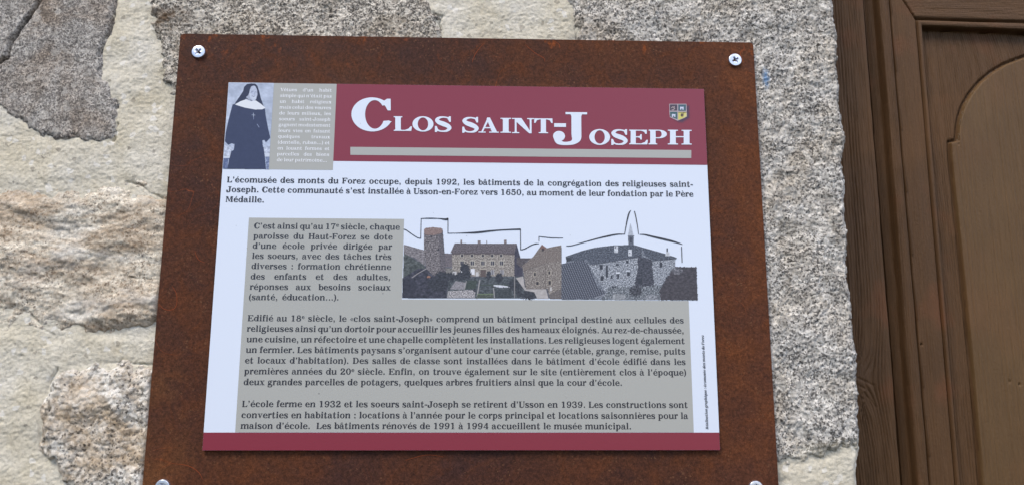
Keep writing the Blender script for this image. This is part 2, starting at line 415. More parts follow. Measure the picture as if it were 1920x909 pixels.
dirt = m.math('MULTIPLY', wspot(m, 82, 293, 0.010, 0.006, 0.9), m.ramp(m.noise(420, 3), [(0.5, 0.0), (0.6, 0.8)]))
c = m.mix(dirt, c, srgb(110, 104, 98))
m_mortar = m.out(c, m.bump(m.math('ADD', b_, m.noise(1400, 2)), 0.8, 0.0006))
def h_mortar(X, Z):
    h = 0.0014 * fbm(X / 0.045, Z / 0.04, 3, 60) + 0.00036 * fbm(X / 0.008, Z / 0.007, 3, 61) + 0.00046 * fbm(X / 0.0026, Z / 0.0023, 3, 62)
    h = h - 0.030 * np.exp(-(sdf(X, Z, CRACK, False) / 0.0035) ** 2)
    n = np.zeros(X.shape); dmin = np.full(X.shape, 1.0)
    for k in SW: dmin = np.minimum(dmin, -sdf(X, Z, SW[k]))
    h = h - 0.0011 * np.exp(-(np.maximum(dmin, 0) / 0.0035) ** 2) * (0.3 + sstep(-0.2, 0.5, perlin(X / 0.03, Z / 0.03, 63)))
    # small blow holes
    d1, d2, idv = worley(X / 0.011, Z / 0.011, 64)
    return h - 0.0010 * (idv > 0.93) * np.exp(-(d1 / 0.12) ** 2)
def keep_mortar(X, Z):
    k = np.ones(X.shape, bool)
    for q in SW:
        k &= sdf(X, Z, SW[q]) < (0.022 if q == 'rough' else 0.010)
    return k
wall_piece('mortar', m_mortar, h_mortar, keep_mortar, 0.03)
# ---- the wall goes on outside the frame, built coarser
OUT = [(-0.93, 0.10, 0.26, 0.20, 'grey', 71), (-0.88, -0.20, 0.30, 0.17, 'rough', 72), (-0.95, 0.42, 0.24, 0.18, 'head', 73), (-0.62, 0.52, 0.22, 0.14, 'lump', 74), (-0.30, 0.58, 0.24, 0.20, 'head', 75),
       (0.03, 0.50, 0.26, 0.15, 'grey', 76), (0.28, 0.56, 0.20, 0.34, 'jamb', 77), (-0.82, -0.55, 0.28, 0.20, 'head', 78), (-0.42, -0.58, 0.30, 0.18, 'grey', 79), (-0.05, -0.54, 0.26, 0.20, 'rough', 80), (0.26, -0.60, 0.20, 0.30, 'jamb', 81)]
MT = dict(grey=(m_grey, r_grey), rough=(m_rough, r_rough), head=(m_head, r_head), lump=(m_lump, r_lump), jamb=(m_jamb, r_jamb))
REG = [(-1.25, -0.60 + 0.003, -0.80, 0.85), (-0.60, 0.375, 0.34 - 0.003, 0.85), (-0.60, 0.375, -0.80, -0.33 + 0.003)]
for cx, cz, w_, h_, kind, sd_ in OUT:
    key = 'out%d' % sd_; rr = random.Random(sd_); P_ = []
    for k in range(14):
        a = 2 * math.pi * k / 14; q_ = (abs(math.cos(a)) ** 3 + abs(math.sin(a)) ** 3) ** (-1 / 3) * rr.uniform(0.90, 1.02)
        P_.append((cx + w_ / 2 * q_ * math.cos(a), cz + h_ / 2 * q_ * math.sin(a)))
    SW[key] = np.array(P_)
    hf, kf = mk(key, 0.002, 0.010, 0.005, 0.012, MT[kind][1], sd_, -0.006)
    wall_piece('stone', MT[kind][0], hf, kf, 0.03, reg=(-1.25, 0.375, -0.80, 0.85), st=0.003)
for rg in REG: wall_piece('mortar', m_mortar, h_mortar, keep_mortar, 0.03, reg=rg, st=0.003)
# the body of the wall behind its face, up to the jamb
mb = Mat('wall_core_stone', 0.9, 0.2); m_core = mb.out(srgb(150, 144, 134))
box('wall_core', -1.25, 0.300, WY + 0.020, WY + 0.36, -0.80, 0.85, m_core, wall)
# ================================================================== the brown door and its frame
DZ0, DZ1 = -0.80, 0.85
zrow = lambda d: np.concatenate([np.arange(DZ0, -0.33, 0.006), np.arange(-0.33, 0.335, d), np.arange(0.335, DZ1 + 0.006, 0.006)])
def line_x(px0, px1, y):
    """x as a linear function of z for an edge seen at (px0, 0) and (px1, 909)"""
    a = at(px0, 0, y); b = at(px1, 909, y)
    k = (b[0] - a[0]) / (b[1] - a[1])
    return lambda z: a[0] + k * (z - a[1])
def paint(name, horiz=False, loc=(0, 0, 0)):
    m = Mat(name, 0.55, 0.22)
    s = (1, 1, 0.045) if not horiz else (0.045, 1, 1)
    co = m.co(scale=s, loc=loc)
    g = m.noise(520, 4, 0.65, co=co); g2 = m.noise(1500, 3, 0.6, co=m.co(scale=(1, 1, 0.12) if not horiz else (0.12, 1, 1)))
    wv = m.noise(9, 5, 0.6)
    c = m.ramp(wv, [(0.3, srgb(80, 58, 38)), (0.55, srgb(88, 64, 42)), (0.75, srgb(97, 70, 46))])
    c = m.mix(1.0, c, m.ramp(g, [(0.3, 0.86), (0.7, 1.10)]), 'MULTIPLY')
    dust = m.math('MULTIPLY', m.ramp(m.noise(700, 2, 0.5), [(0.70, 0.0), (0.78, 1.0)]), 0.35)
    c = m.mix(dust, c, srgb(140, 122, 100))
    red = m.math('MULTIPLY', m.ramp(m.noise(14, 3, 0.5, co=m.co(loc=(8, 1, 2))), [(0.58, 0.0), (0.72, 1.0)]), 0.5)
    c = m.mix(red, c, srgb(112, 70, 46))
    fine = m.noise(1100, 3, 0.7)
    n = m.bump(g, 0.8, 0.0010); n = m.bump(m.math('ADD', g2, fine), 0.55, 0.0004, n)
    return m.out(c, n, m.ramp(wv, [(0.3, 0.5), (0.7, 0.65)]))
m_pv = paint('brown_paint_vertical_grain'); m_ph = paint('brown_paint_horizontal_grain', True)

def wood_ridges(xg, zg, pitch, seed):
    w_ = xg + 0.0030 * perlin(xg / 0.05, zg / 0.25, seed) + 0.0005 * perlin(xg / 0.012, zg / 0.09, seed + 1)
    r = np.sin(2 * np.pi * w_ / pitch)
    a = 0.55 + 0.75 * perlin(w_ / 0.006, zg / 0.20, seed + 2)
    return -np.clip(-r, 0, 1) ** 2 * np.clip(a, 0.1, 1.4) + 0.35 * perlin(w_ / 0.0011, zg / 0.02, seed + 3)

# ---- fixed frame board next to the wall
YF = 0.095
frame = root('door_frame', 'brown painted wooden door frame board with deep grain and a knot, against the stone jamb', 'door frame', (0.36, YF, DZ0)); frame['kind'] = 'thing'
fe = line_x(1621, 1692, YF)
nu = 190; zr_ = zrow(0.00108); nz = len(zr_)
U, Zg = np.meshgrid(np.linspace(0, 1, nu), zr_)
XL = arris(Zg) - 0.035; XR = fe(Zg) + 0.0006 * perlin(Zg / 0.03, Zg * 0, 71)
Xg = XL + U * (XR - XL)
kx, kz = at(1612, 712, YF)
dk2 = ((Xg - kx) / 0.012) ** 2 + ((Zg - kz) / 0.022) ** 2
xg = Xg + 0.010 * np.exp(-dk2) * np.sign(Xg - kx + 1e-6) * np.minimum(np.abs(Xg - kx) / 0.004, 1) + 0.006 * np.exp(-((Zg - kz) / 0.05) ** 2)
midm = sstep(0.0, 0.004, Xg - arris(Zg)) * sstep(0.003, 0.010, XR - Xg)
H = 0.0017 * wood_ridges(xg, Zg, 0.0027, 72) * (0.35 + 0.65 * midm) * (1 - 0.8 * np.exp(-dk2 * 2.2)) + 0.0010 * perlin(Xg / 0.03, Zg / 0.12, 75)
H = H + 0.0008 * np.exp(-dk2) 
for (ax, ay, bx, by, w_) in ((1608, 708, 1640, 722, 0.0007), (1620, 735, 1642, 762, 0.0006), (1606, 720, 1622, 728, 0.0006)):
    q = pts([(ax, ay), (bx, by)], YF); dd = sdf(Xg + 0.0012 * perlin(Xg / 0.006, Zg / 0.006, 80), Zg, q, False)
    H = H - 0.0009 * np.exp(-(dd / w_) ** 2)
H = H - 0.006 * sstep(0.0022, 0.0, XR - Xg) ** 2
mask = np.ones((nz - 1, nu - 1), bool)
grid_obj('frame_board', Xg, YF - H, Zg, mask, m_pv, frame, back=0.05)

# ---- the door leaf: one profile worked round the opening, split into its pieces
YD = 0.110
door = root('wooden_door', 'brown painted wooden door with moulded stile and arched raised panel, right of the stone wall', 'door', (0.42, YD, DZ0)); door['kind'] = 'thing'
L0, L1, L2, L3, L4, L5, L6 = [line_x(a, b, YD) for a, b in ((1627, 1700), (1646, 1719), (1665, 1741), (1671, 1748), (1714, 1791), (1725, 1801), (1730, 1806))]
dx, dz = 0.00048, 0.0011
xs = np.concatenate([np.arange(0.36, 0.66, dx), np.arange(0.66, 1.05, 0.006)]); zs = zrow(dz)
X, Z = np.meshgrid(xs, zs)
l0, l1, l2, l3, l4, l5 = [f(Z) for f in (L0, L1, L2, L3, L4, L5)]
ca = pts([(1716, 37), (1920, 43), (1730, 52), (1920, 60)], YD)
def zline(p, q, x): return p[1] + (q[1] - p[1]) * (x - p[0]) / (q[0] - p[0])
zt = zline(ca[0], ca[1], X)           # lower edge of the top rail
zb = zline(ca[2], ca[3], X)           # lower edge of the bead under it
mit = pts([(1716, 37), (1692, 0), (1640, -82)], YD)
mx = np.where(Z > mit[1][1], mit[1][0] + (Z - mit[1][1]) * (mit[2][0] - mit[1][0]) / (mit[2][1] - mit[1][1]),
              mit[0][0] + (Z - mit[0][1]) * (mit[1][0] - mit[0][0]) / (mit[1][1] - mit[0][1]))
rail = (Z > zt) & (X > mx)
dxo, dzo = X - l4, zt - Z             # distance into the opening past the board edge
wbx = np.maximum(l5 - l4, 1e-4); wbz = np.maximum(zt - zb, 1e-4)
tb = np.minimum(dxo / wbx, dzo / wbz) # 0 at the board edge, 1 at the inner edge of the bead
inside = (tb > 0)
# height towards the viewer
Hs = np.zeros(X.shape)
tA = np.clip((X - l0) / (l1 - l0), 0, 1)
Hs = np.where(X < l1, -0.0080 - 0.0025 * np.sin(np.pi * tA) + 0.0060 * sstep(0.92, 1.0, tA), Hs)
tB = np.clip((X - l1) / (l2 - l1), 0, 1)
Hs = np.where((X >= l1) & (X < l2), 0.0010 + 0.0028 * np.sqrt(np.clip(1 - (2 * tB - 0.9) ** 2, 0, 1)), Hs)
tG = np.clip((X - l2) / (l3 - l2), 0, 1)
Hs = np.where((X >= l2) & (X < l3), 0.0010 - 0.0060 * np.sin(np.pi * tG), Hs)
Hs = np.where((X >= l3) & ~inside, 0.0022 * sstep(l3, l3 + 0.012, X) - 0.0010, Hs)
grS = 0.00095 * wood_ridges(X, Z, 0.0021, 82) + 0.0005 * perlin(X / 0.01, Z / 0.2, 84)
Hs = Hs + grS * (0.45 + 0.55 * (X < l2))
grR = 0.00060 * wood_ridges(Z, X, 0.0022, 86)
Hr = 0.0012 + grR - 0.0035 * sstep(0.030, 0.034, Z - zt) 
Hr = Hr - 0.0022 * sstep(0.0045, 0.0, Z - zt) ** 2
H = np.where(rail, Hr, Hs)
H = H - 0.0026 * np.exp(-(np.minimum(dxo, dzo) / 0.0009) ** 2) * (X > l3)
# mitre joint
dm = sdf(X + 0.0004 * perlin(X / 0.004, Z / 0.004, 88), Z, mit, False)
H = H - 0.0030 * np.exp(-(dm / 0.00075) ** 2) * (X > l3) * (tb < 0.1)
# bead
Hb = -0.0028 * np.exp(-(np.minimum(dxo, dzo) / 0.0009) ** 2) - 0.0015 + 0.0034 * np.sqrt(np.clip(1 - (2 * np.clip(tb, 0, 1) - 0.95) ** 2, 0, 1)) - 0.007 * sstep(0.80, 1.0, tb) * (tb < 1.0001)
# sunk field
xw = X + 0.010 * np.exp((Z - zb) / 0.035) * sstep(0.00, 0.05, X - l5)
Hf = -0.0075 + 0.0013 * wood_ridges(xw, Z, 0.0024, 90)
ARC = pts([(2300, 60), (2060, 72), (1960, 92), (1920, 106), (1897, 115), (1872, 130), (1851, 148), (1833, 170), (1820, 192), (1812, 216), (1809, 240), (1808, 259), (1794, 262),
           (1797, 300), (1815, 478), (1833, 655), (1855, 909), (1876, 1120), (1990, 2600), (4200, 2600), (4200, 60)], YD - 0.004)
sr = sdf(X + 0.00015 * perlin(X / 0.004, Z / 0.012, 92), Z, ARC)
Hp = -0.0042 + 0.00060 * wood_ridges(X, Z, 0.0036, 94) + 0.00020 * wood_ridges(X, Z, 0.0015, 95) + 0.0007 * perlin(X / 0.05, Z / 0.3, 96)
raised = sr > -0.0006
Hfld = Hf + (Hp - Hf) * sstep(-0.0010, 0.0008, sr) - 0.0030 * np.exp(-((sr + 0.0018) / 0.0012) ** 2)
H = np.where(inside, np.where(tb < 1, Hb, Hfld), H)
# wear: nail hole in the stile, chips at the top of the straight edge
for (ax, ay, r_, d_) in ((1729, 645, 0.0009, 0.003), (1900, 715, 0.0012, 0.0012), (1918, 720, 0.0010, 0.002), (1803, 268, 0.0010, 0.001)):
    q = at(ax, ay, YD); H = H - d_ * np.exp(-(((X - q[0]) ** 2 + (Z - q[1]) ** 2) / r_ ** 2))
H = H + 0.00016 * fbm(X / 0.0022, Z / 0.0022, 2, 98)
Y = YD - H
cell = lambda a: a[:-1, :-1] & a[1:, 1:]
cm = lambda a: a[:-1, :-1]
rc, ic, tbc, rsc = cm(rail), cm(inside), cm(tb), cm(raised)
left = cm(X) < cm(l0)
hb = (cm(dzo) / cm(wbz)) < (cm(dxo) / cm(wbx))
grid_obj('stile', X, Y, Z, ~left & ~rc & ~ic, m_pv, door)
grid_obj('top_rail', X, Y, Z, ~left & rc & ~ic, m_ph, door)
grid_obj('bead', X, Y, Z, ic & (tbc < 1) & hb, m_ph, door)
grid_obj('bead', X, Y, Z, ic & (tbc < 1) & ~hb, m_pv, door)
grid_obj('panel', X, Y, Z, ic & (tbc >= 1) & ~rsc, m_pv, door)
m = Mat('brown_paint_raised_panel', 0.55, 0.22)
g = m.noise(520, 4, 0.65, co=m.co(scale=(1, 1, 0.06))); wv = m.noise(8, 4, 0.6)
c = m.ramp(wv, [(0.3, srgb(88, 67, 44)), (0.7, srgb(100, 77, 51))])
c = m.mix(1.0, c, m.ramp(g, [(0.3, 0.9), (0.7, 1.08)]), 'MULTIPLY')
c = m.mix(m.math('MULTIPLY', m.ramp(m.noise(11, 3, 0.5, co=m.co(loc=(2, 5, 2))), [(0.5, 0.0), (0.7, 1.0)]), 0.22), c, srgb(112, 76, 50))
m_raised = m.out(c, m.bump(m.math('ADD', g, m.noise(1200, 3)), 0.5, 0.0006), 0.5)
grid_obj('raised_panel', X, Y, Z, ic & (tbc >= 1) & rsc, m_raised, door)
# grey dust caught along the arch's edge
V, F = [], []
arc = [p for p in ARC[2:13]]
for k in range(len(arc) - 1):
    p, q = np.array(arc[k]), np.array(arc[k + 1]); n_ = max(2, int(np.linalg.norm(q - p) / 0.0006))
    for t in np.linspace(0, 1, n_, endpoint=False):
        c0 = p + (q - p) * t
        if perlin(np.array([c0[0] / 0.006]), np.array([c0[1] / 0.006]), 99)[0] < 0.1: continue
        c0 = c0 + np.array([random.uniform(-0.0016, -0.0002), random.uniform(0, .0009)]); r_ = random.uniform(0.00015, 0.0004)
        b = len(V)
        for a_ in range(5):
            an = a_ * 2 * np.pi / 5 + random.random()
            V.append((c0[0] + r_ * math.cos(an), YD + 0.0039 , c0[1] + r_ * 1.5 * math.sin(an)))
        V.append((c0[0], YD + 0.0035, c0[1]))
        for a_ in range(5): F.append((b + a_, b + (a_ + 1) % 5, b + 5))
md = Mat('dust', 0.9, 0.1); m_dust = md.out(srgb(128, 116, 104))
o = mesh_obj('dust_crumbs', V, F, m_dust, door); o['kind'] = 'stuff'
box('leaf_back', 0.40, 1.04, YD + 0.0125, YD + 0.045, DZ0, DZ1, m_pv, door)
box('frame_rebate', 0.330, 0.47, YD + 0.046, YD + 0.080, DZ0, DZ1, m_pv, frame)
# ================================================================== a slab serif bookish alphabet, drawn here (units: 1/1000 em)
def ell(cx, cy, rx, ry, a): return (cx + rx * math.cos(R(a)), cy + ry * math.sin(R(a)))
class Pen:
    def __init__(s, S, T, F, CS):
        s.S, s.T, s.F, s.CS = S, T, F, CS; s.p = []
    def poly(s, *q): s.p.append([tuple(map(float, v)) for v in q])
    def rect(s, x0, y0, x1, y1): s.poly((x0, y0), (x1, y0), (x1, y1), (x0, y1))
    def ring(s, cx, cy, rx, ry, th, tv, a0=0, a1=360, dx=0, n=32):
        n = max(6, int(n * abs(a1 - a0) / 360))
        for k in range(n):
            a, b = a0 + (a1 - a0) * k / n, a0 + (a1 - a0) * (k + 1) / n
            s.poly(ell(cx, cy, rx, ry, a), ell(cx, cy, rx, ry, b), ell(cx + dx, cy, rx - th, ry - tv, b), ell(cx + dx, cy, rx - th, ry - tv, a))
    def dot(s, cx, cy, r, ry=None, n=16): s.p.append([ell(cx, cy, r, ry or r, 360 * k / n) for k in range(n)])
    def stroke(s, nodes, sub=6):
        P = [np.array(n, float) for n in nodes]; out = []
        for k in range(len(P) - 1):
            a, b, c, d = P[max(k - 1, 0)], P[k], P[k + 1], P[min(k + 2, len(P) - 1)]
            for t in np.linspace(0, 1, sub, endpoint=False):
                out.append(0.5 * (2 * b + (c - a) * t + (2 * a - 5 * b + 4 * c - d) * t * t + (3 * b - a - 3 * c + d) * t ** 3))
        out.append(P[-1]); out = np.array(out)
        d = np.gradient(out[:, :2], axis=0); d /= np.linalg.norm(d, axis=1)[:, None] + 1e-9
        nrm = np.stack([-d[:, 1], d[:, 0]], 1) * out[:, 2:3] / 2
        L, Rr = out[:, :2] + nrm, out[:, :2] - nrm
        for k in range(len(out) - 1): s.poly(Rr[k], Rr[k + 1], L[k + 1], L[k])
    # stem with slab serifs: flags b/t both sides, l/r one side
    def stem(s, x, y0, y1, bot='lr', top='lr', S=None, e=52):
        S = S or s.S; s.rect(x, y0, x + S, y1)
        for y, fl, d in ((y0, bot, 1), (y1, top, -1)):
            if 'l' in fl: s.poly((x - e, y), (x + 1, y), (x + 1, y + d * s.F * 1.9), (x - 18, y + d * s.F), (x - e, y + d * s.F))
            if 'r' in fl: s.poly((x + S - 1, y), (x + S + e, y), (x + S + e, y + d * s.F), (x + S + 18, y + d * s.F), (x + S - 1, y + d * s.F * 1.9))
ADV = dict(zip('abcdefghijklmnopqrstuvwxyz', (580, 600, 580, 640, 580, 380, 580, 680, 360, 340, 660, 340, 1000, 680, 620, 640, 620, 460, 520, 460, 660, 600, 800, 600, 620, 560)))
ADV.update(dict(zip('ACDEFHIJLMNOPRSTUV', (720, 740, 780, 720, 680, 820, 400, 640, 640, 940, 740, 800, 660, 780, 660, 700, 740, 720))))
ADV.update({' ': 340, ',': 340, '.': 340, '-': 360, '’': 320, ':': 340, '(': 320, ')': 320, '…': 1000, '«': 400, '»': 400})
ADV.update({d: 660 for d in '0123456789'})
X, CP, AS, DS = 502, 681, 717, -212
ACC = {'é': ('e', 1), 'è': ('e', 2), 'ê': ('e', 3), 'à': ('a', 2), 'â': ('a', 3), 'É': ('E', 1)}
def draw(ch, pen):
    s = pen; S, T, F, K = s.S, s.T, s.F, s.CS
    s.p = []
    base = ACC[ch][0] if ch in ACC else ch
    c = base
    if c == 'a':
        s.rect(318, 90, 318 + S, 370)
        s.stroke([(108, 385, S * .45), (150, 452, T * 1.2), (245, 484, T), (345, 455, S * .62), (318 + S / 2, 365, S)])
        s.dot(122, 388, S * .42)
        s.stroke([(335, 300, T * .9), (235, 285, T), (122, 225, S * .7), (88, 140, S * .8), (122, 52, S * .7), (210, 22, T * 1.1), (330, 85, T * .9)])
        s.stroke([(318 + S / 2, 110, S), (430, 38, T * 1.7), (500, 22, T), (560, 48, T)])
    elif c in 'bdpq':
        cx = 345 if c in 'bp' else 280
        s.ring(cx, 251, 250, 261, S * .98, T * 1.05)
        if c == 'b': s.stem(70, 20, AS, '', 'l')
        if c == 'p': s.stem(80, DS, X, 'lr', 'l')
        if c == 'd': s.stem(415, 0, AS, 'r', 'l')
        if c == 'q': s.stem(405, DS, X, 'lr', 'r', e=45)
    elif c == 'c':
        s.ring(300, 251, 262, 262, S, T, 42, 322, dx=22); s.dot(455, 372, S * .5)
        s.stroke([(495, 110, T), (455, 55, T * 1.2), (400, 25, T * 1.3)])
    elif c == 'e':
        s.ring(300, 251, 265, 262, S, T, 0, 318, dx=10); s.rect(120, 232, 545, 232 + T * 1.05)
        s.ring(300, 251, 265, 262, S * .95, T, -4, 30, dx=0)
        s.stroke([(545, 130, T * .9), (495, 62, T * 1.1), (420, 22, T * 1.3)])
    elif c == 'f':
        s.stem(95, 0, 560, 'lr', ''); s.rect(30, X - F, 350, X)
        s.stroke([(95 + S / 2, 540, S), (115 + S / 2, 650, S * .85), (260, 702, T * 1.3), (370, 670, T)]); s.dot(352, 650, S * .42)
    elif c == 'g':
        s.ring(255, 335, 210, 178, S * .9, T); s.stroke([(400, 455, T), (460, 485, T * 1.2), (545, 470, T * 1.6)])
        s.stroke([(150, 185, T), (90, 130, T * 1.7), (140, 75, S * .8), (300, 60, S * .8), (460, 35, S * .8), (505, -60, S * .8), (430, -165, T * 1.7), (270, -200, T * 1.2), (110, -170, T * 1.7), (55, -100, S * .6), (110, -20, T * 1.3), (180, 30, T)])
    elif c in 'hnmur':
        if c == 'h': s.stem(70, 0, AS, 'lr', 'l', e=48)
        if c in 'nmr': s.stem(70, 0, X, 'lr', 'l', e=48)
        def arch(x, x2):
            s.stroke([(x + S - 8, 360, T), (x + S + 50, 440, T * 1.3), ((x + x2 + S) / 2 + 35, 482, T * 1.5), (x2 + S * .45, 430, S * .85), (x2 + S / 2, 330, S)])
            s.stem(x2, 0, 340, 'lr', '', e=40)
        if c in 'hn': arch(70, 430)
        if c == 'm': arch(70, 415); arch(415, 765)
        if c == 'r':
            s.stroke([(70 + S - 8, 350, T), (70 + S + 60, 450, T * 1.3), (350, 480, T * 2.0), (410, 450, T * 1.5)]); s.dot(388, 425, S * .5)
        if c == 'u':
            s.stem(65, 150, X, '', 'l', e=45); s.stem(430, 0, X, 'r', 'l', e=45)
            s.stroke([(65 + S / 2, 170, S), (75 + S / 2, 75, S * .9), (235, 22, T * 1.6), (350, 50, T * 1.3), (432, 140, T)])
    elif c == 'i': s.stem(110, 0, X, 'lr', 'l'); s.dot(110 + S / 2, 632, S * .56)
    elif c == 'j':
        s.stem(115, -60, X, '', 'l'); s.dot(115 + S / 2, 632, S * .56)
        s.stroke([(115 + S / 2, -50, S), (90 + S / 2, -160, S * .8), (40, -200, T * 1.4), (-40, -180, T)]); s.dot(-25, -155, S * .4)
    elif c == 'l': s.stem(102, 0, AS, 'lr', 'l')
    elif c == 'o': s.ring(310, 251, 275, 262, S, T)
    elif c == 's':
        s.stroke([(420, 350, T), (400, 430, T * 1.1), (270, 478, T * 1.2), (130, 440, S * .7), (95, 365, S * .8), (180, 290, S * .95), (320, 235, S), (425, 150, S * .85), (395, 55, S * .7), (260, 24, T * 1.2), (120, 50, T * 1.2), (75, 150, T)])
        s.poly((455, X), (455, 335), (405, 335), (370, 440), (425, X)); s.poly((45, 0), (45, 175), (95, 175), (130, 60), (75, 0))
    elif c == 't':
        s.rect(100, 100, 100 + S, X); s.poly((100, X), (100 + S, X), (100 + S, 665), (160, 665)); s.rect(25, X - F, 390, X)
        s.stroke([(100 + S / 2, 130, S), (115 + S / 2, 45, S * .8), (270, 20, T * 1.5), (360, 60, T * 1.1), (400, 140, T)])
    elif c in 'vy':
        s.poly((55, X), (220, X), (370, 90), (320, 0), (270, 0)); s.poly((320, 0), (375, 110), (520, X), (460, X), (285, 60), (285, 0))
        s.rect(5, X - F, 285, X); s.rect(370, X - F, 600, X)
        if c == 'y': s.stroke([(325, 30, T * 1.3), (270, -100, T * 1.3), (190, -185, T * 1.5), (90, -190, T * 1.3)]); s.dot(105, -150, S * .48)
    elif c == 'x':
        s.poly((60, X), (235, X), (545, 0), (370, 0)); s.poly((75, 0), (150, 0), (500, X), (435, X))
        s.rect(10, X - F, 270, X); s.rect(350, X - F, 575, X); s.rect(15, 0, 235, F); s.rect(320, 0, 595, F)
    elif c == 'z':
        s.rect(45, X - F, 510, X); s.rect(35, 0, 520, F); s.poly((35, F * .5), (210, F * .5), (510, X - F * .5), (340, X - F * .5))
        s.poly((45, X), (45, 340), (90, 340), (130, X - F), (150, X)); s.poly((520, 0), (520, 175), (475, 175), (430, F), (400, 0))
    elif c == 'A':
        s.poly((300, 640), (330, CP), (425, CP), (690, 30), (690 - K * 1.05, 30)); s.poly((95, 20), (160, 20), (375, 545), (340, 640), (310, 600))
        s.rect(190, 195, 540, 195 + T); s.rect(0, 0, 265, F); s.rect(395, 0, 755, F)
    elif c == 'C':
        cx, rx = 385, 350; n = 40
        for k in range(n):
            a, b = 38 + (333 - 38) * k / n, 38 + (333 - 38) * (k + 1) / n
            o_ = lambda q: ell(cx, 340, rx, 354, q); i_ = lambda q: ell(cx + 45, 340, rx - K - 2, 354 - T * 1.1, q)
            s.poly(o_(a), o_(b), i_(b), i_(a))
        s.poly((575, 560), (585, 625), (640, 668), (700, 668), (700, 425), (648, 425), (615, 500))
        e0, e1 = ell(cx, 340, rx, 354, 333), ell(cx + 45, 340, rx - K - 2, 354 - T * 1.1, 333)
        s.poly(e1, e0, (717, 190), (665, 215))
    elif c == 'D':
        s.stem(85, 0, CP, 'l', 'l', S=K); s.ring(360, CP / 2, 365, CP / 2, K, F * 1.05, -90, 90); s.rect(85, 0, 362, F * 1.05); s.rect(85, CP - F * 1.05, 362, CP)
    elif c in 'EFL':
        s.stem(80, 0, CP, 'lr' if c != 'E' else 'l', 'l' if c != 'L' else 'lr', S=K)
        if c in 'EF':
            s.rect(80, CP - F, 640, CP); s.poly((655, CP), (655, 490), (605, 490), (560, CP - 95), (450, CP - F), (450, CP))
            s.rect(80 + K - 5, 325, 430, 325 + T); s.poly((430, 225), (475, 225), (475, 475), (430, 475), (405, 395), (330, 325 + T), (330, 325), (405, 305))
        if c in 'EL':
            x2 = 690 if c == 'E' else 630
            s.rect(80, 0, x2 - 20, F); s.poly((x2 - 20, 0), (x2 + 5, 215), (x2 - 45, 215), (x2 - 110, 110), (x2 - 230, F), (x2 - 230, 0))
    elif c == 'H':
        s.stem(100, 0, CP, S=K, e=70); s.stem(720 - K, 0, CP, S=K, e=70); s.rect(100 + K - 5, 335, 725 - K, 335 + T)
    elif c == 'I': s.stem(200 - K / 2, 0, CP, S=K, e=75)
    elif c == 'J':
        s.stem(350, 190, CP, '', 'lr', S=K, e=110)
        s.stroke([(350 + K / 2, 220, K), (345 + K / 2, 110, K * .92), (330 + K * .2, 30, K * .5), (220, 8, T * 1.3), (110, 45, T * 2), (80, 140, K * .7)], 8)
        s.dot(118, 165, 112)
    elif c == 'M':
        s.stem(95, 0, CP, 'lr', 'l', S=T * 1.3); s.stem(845 - K, 0, CP, 'lr', 'r', S=K)
        s.poly((95, CP), (95 + K * 1.15, CP), (500, 40), (430, 40)); s.poly((430, 40), (490, 40), (870 - K, CP), (790 - K, CP))
    elif c == 'N':
        s.stem(105, 0, CP, 'lr', '', S=T * 1.15, e=85); s.rect(15, CP - F, 160, CP)
        s.poly((75, CP), (75 + K * 1.35, CP), (655, 0), (575, 0), (150, 520)); s.stem(595, 0, CP, '', 'lr', S=T * 1.15, e=85)
    elif c == 'O': s.ring(400, 340, 365, 354, K, T * 1.1, n=48)
    elif c in 'PR':
        s.stem(80, 0, CP, 'lr', 'l', S=K); yb = 285 if c == 'P' else 315
        ry = (CP - yb) / 2
        s.ring(370, yb + ry, 270, ry, K * .95, F, -90, 90); s.rect(80, CP - F, 372, CP); s.rect(80, yb, 372, yb + F)
        if c == 'R': s.stroke([(420, 330, K), (520, 230, K), (580, 90, K * .95), (640, 30, T * 1.5), (745, 35, T)])
    elif c == 'S':
        s.stroke([(560, 520, T), (500, 610, T * 1.2), (340, 650, T * 1.2), (190, 615, K * .55), (118, 520, K * .75), (190, 420, K * .95), (335, 350, K * 1.08), (480, 270, K * .95), (545, 170, K * .75), (470, 65, K * .55), (330, 28, T * 1.2), (180, 55, T * 1.2), (100, 150, T)], 8)
        s.poly((535, CP + 5), (595, CP + 5), (595, 440), (540, 440), (480, 590)); s.poly((45, -8), (108, -8), (165, 80), (105, 255), (45, 255))
    elif c == 'T':
        s.stem(350 - K / 2, 0, CP, 'lr', '', S=K, e=75); s.rect(30, CP - F * 1.1, 670, CP)
        s.poly((30, CP), (20, 470), (68, 470), (120, 590), (230, CP - F)); s.poly((670, CP), (470, CP - F), (580, 590), (632, 470), (680, 470))
    elif c == 'U':
        s.stem(90, 200, CP, '', 'lr', S=K, e=70); s.stem(620 - T / 2, 200, CP, '', 'lr', S=T * 1.15, e=80)
        s.stroke([(90 + K / 2, 215, K), (105 + K / 2, 90, K * .85), (370, 18, T * 1.4), (570, 90, T * 1.2), (620, 215, T * 1.1)])
    elif c == 'V':
        s.poly((50, CP), (50 + K * 1.1, CP), (440, 60), (400, 0), (330, 0)); s.poly((360, 0), (420, 80), (660, CP), (590, CP), (350, 60))
        s.rect(0, CP - F, 320, CP); s.rect(500, CP - F, 730, CP)
    elif c == '0': s.ring(330, 340, 295, 354, S * 1.05, T * 1.1)
    elif c == '1': s.stem(255, 0, CP, 'lr', '', S=S * 1.05, e=90); s.poly((255, CP), (260, 560), (120, 560), (120, 605), (255, CP))
    elif c == '2':
        s.stroke([(110, 500, S * .6), (160, 620, T * 1.5), (310, 655, T * 1.4), (470, 600, S * .85), (490, 480, S), (400, 350, S * .85), (230, 220, T * 1.8), (110, 60, T * 1.8)]); s.dot(140, 505, S * .55)
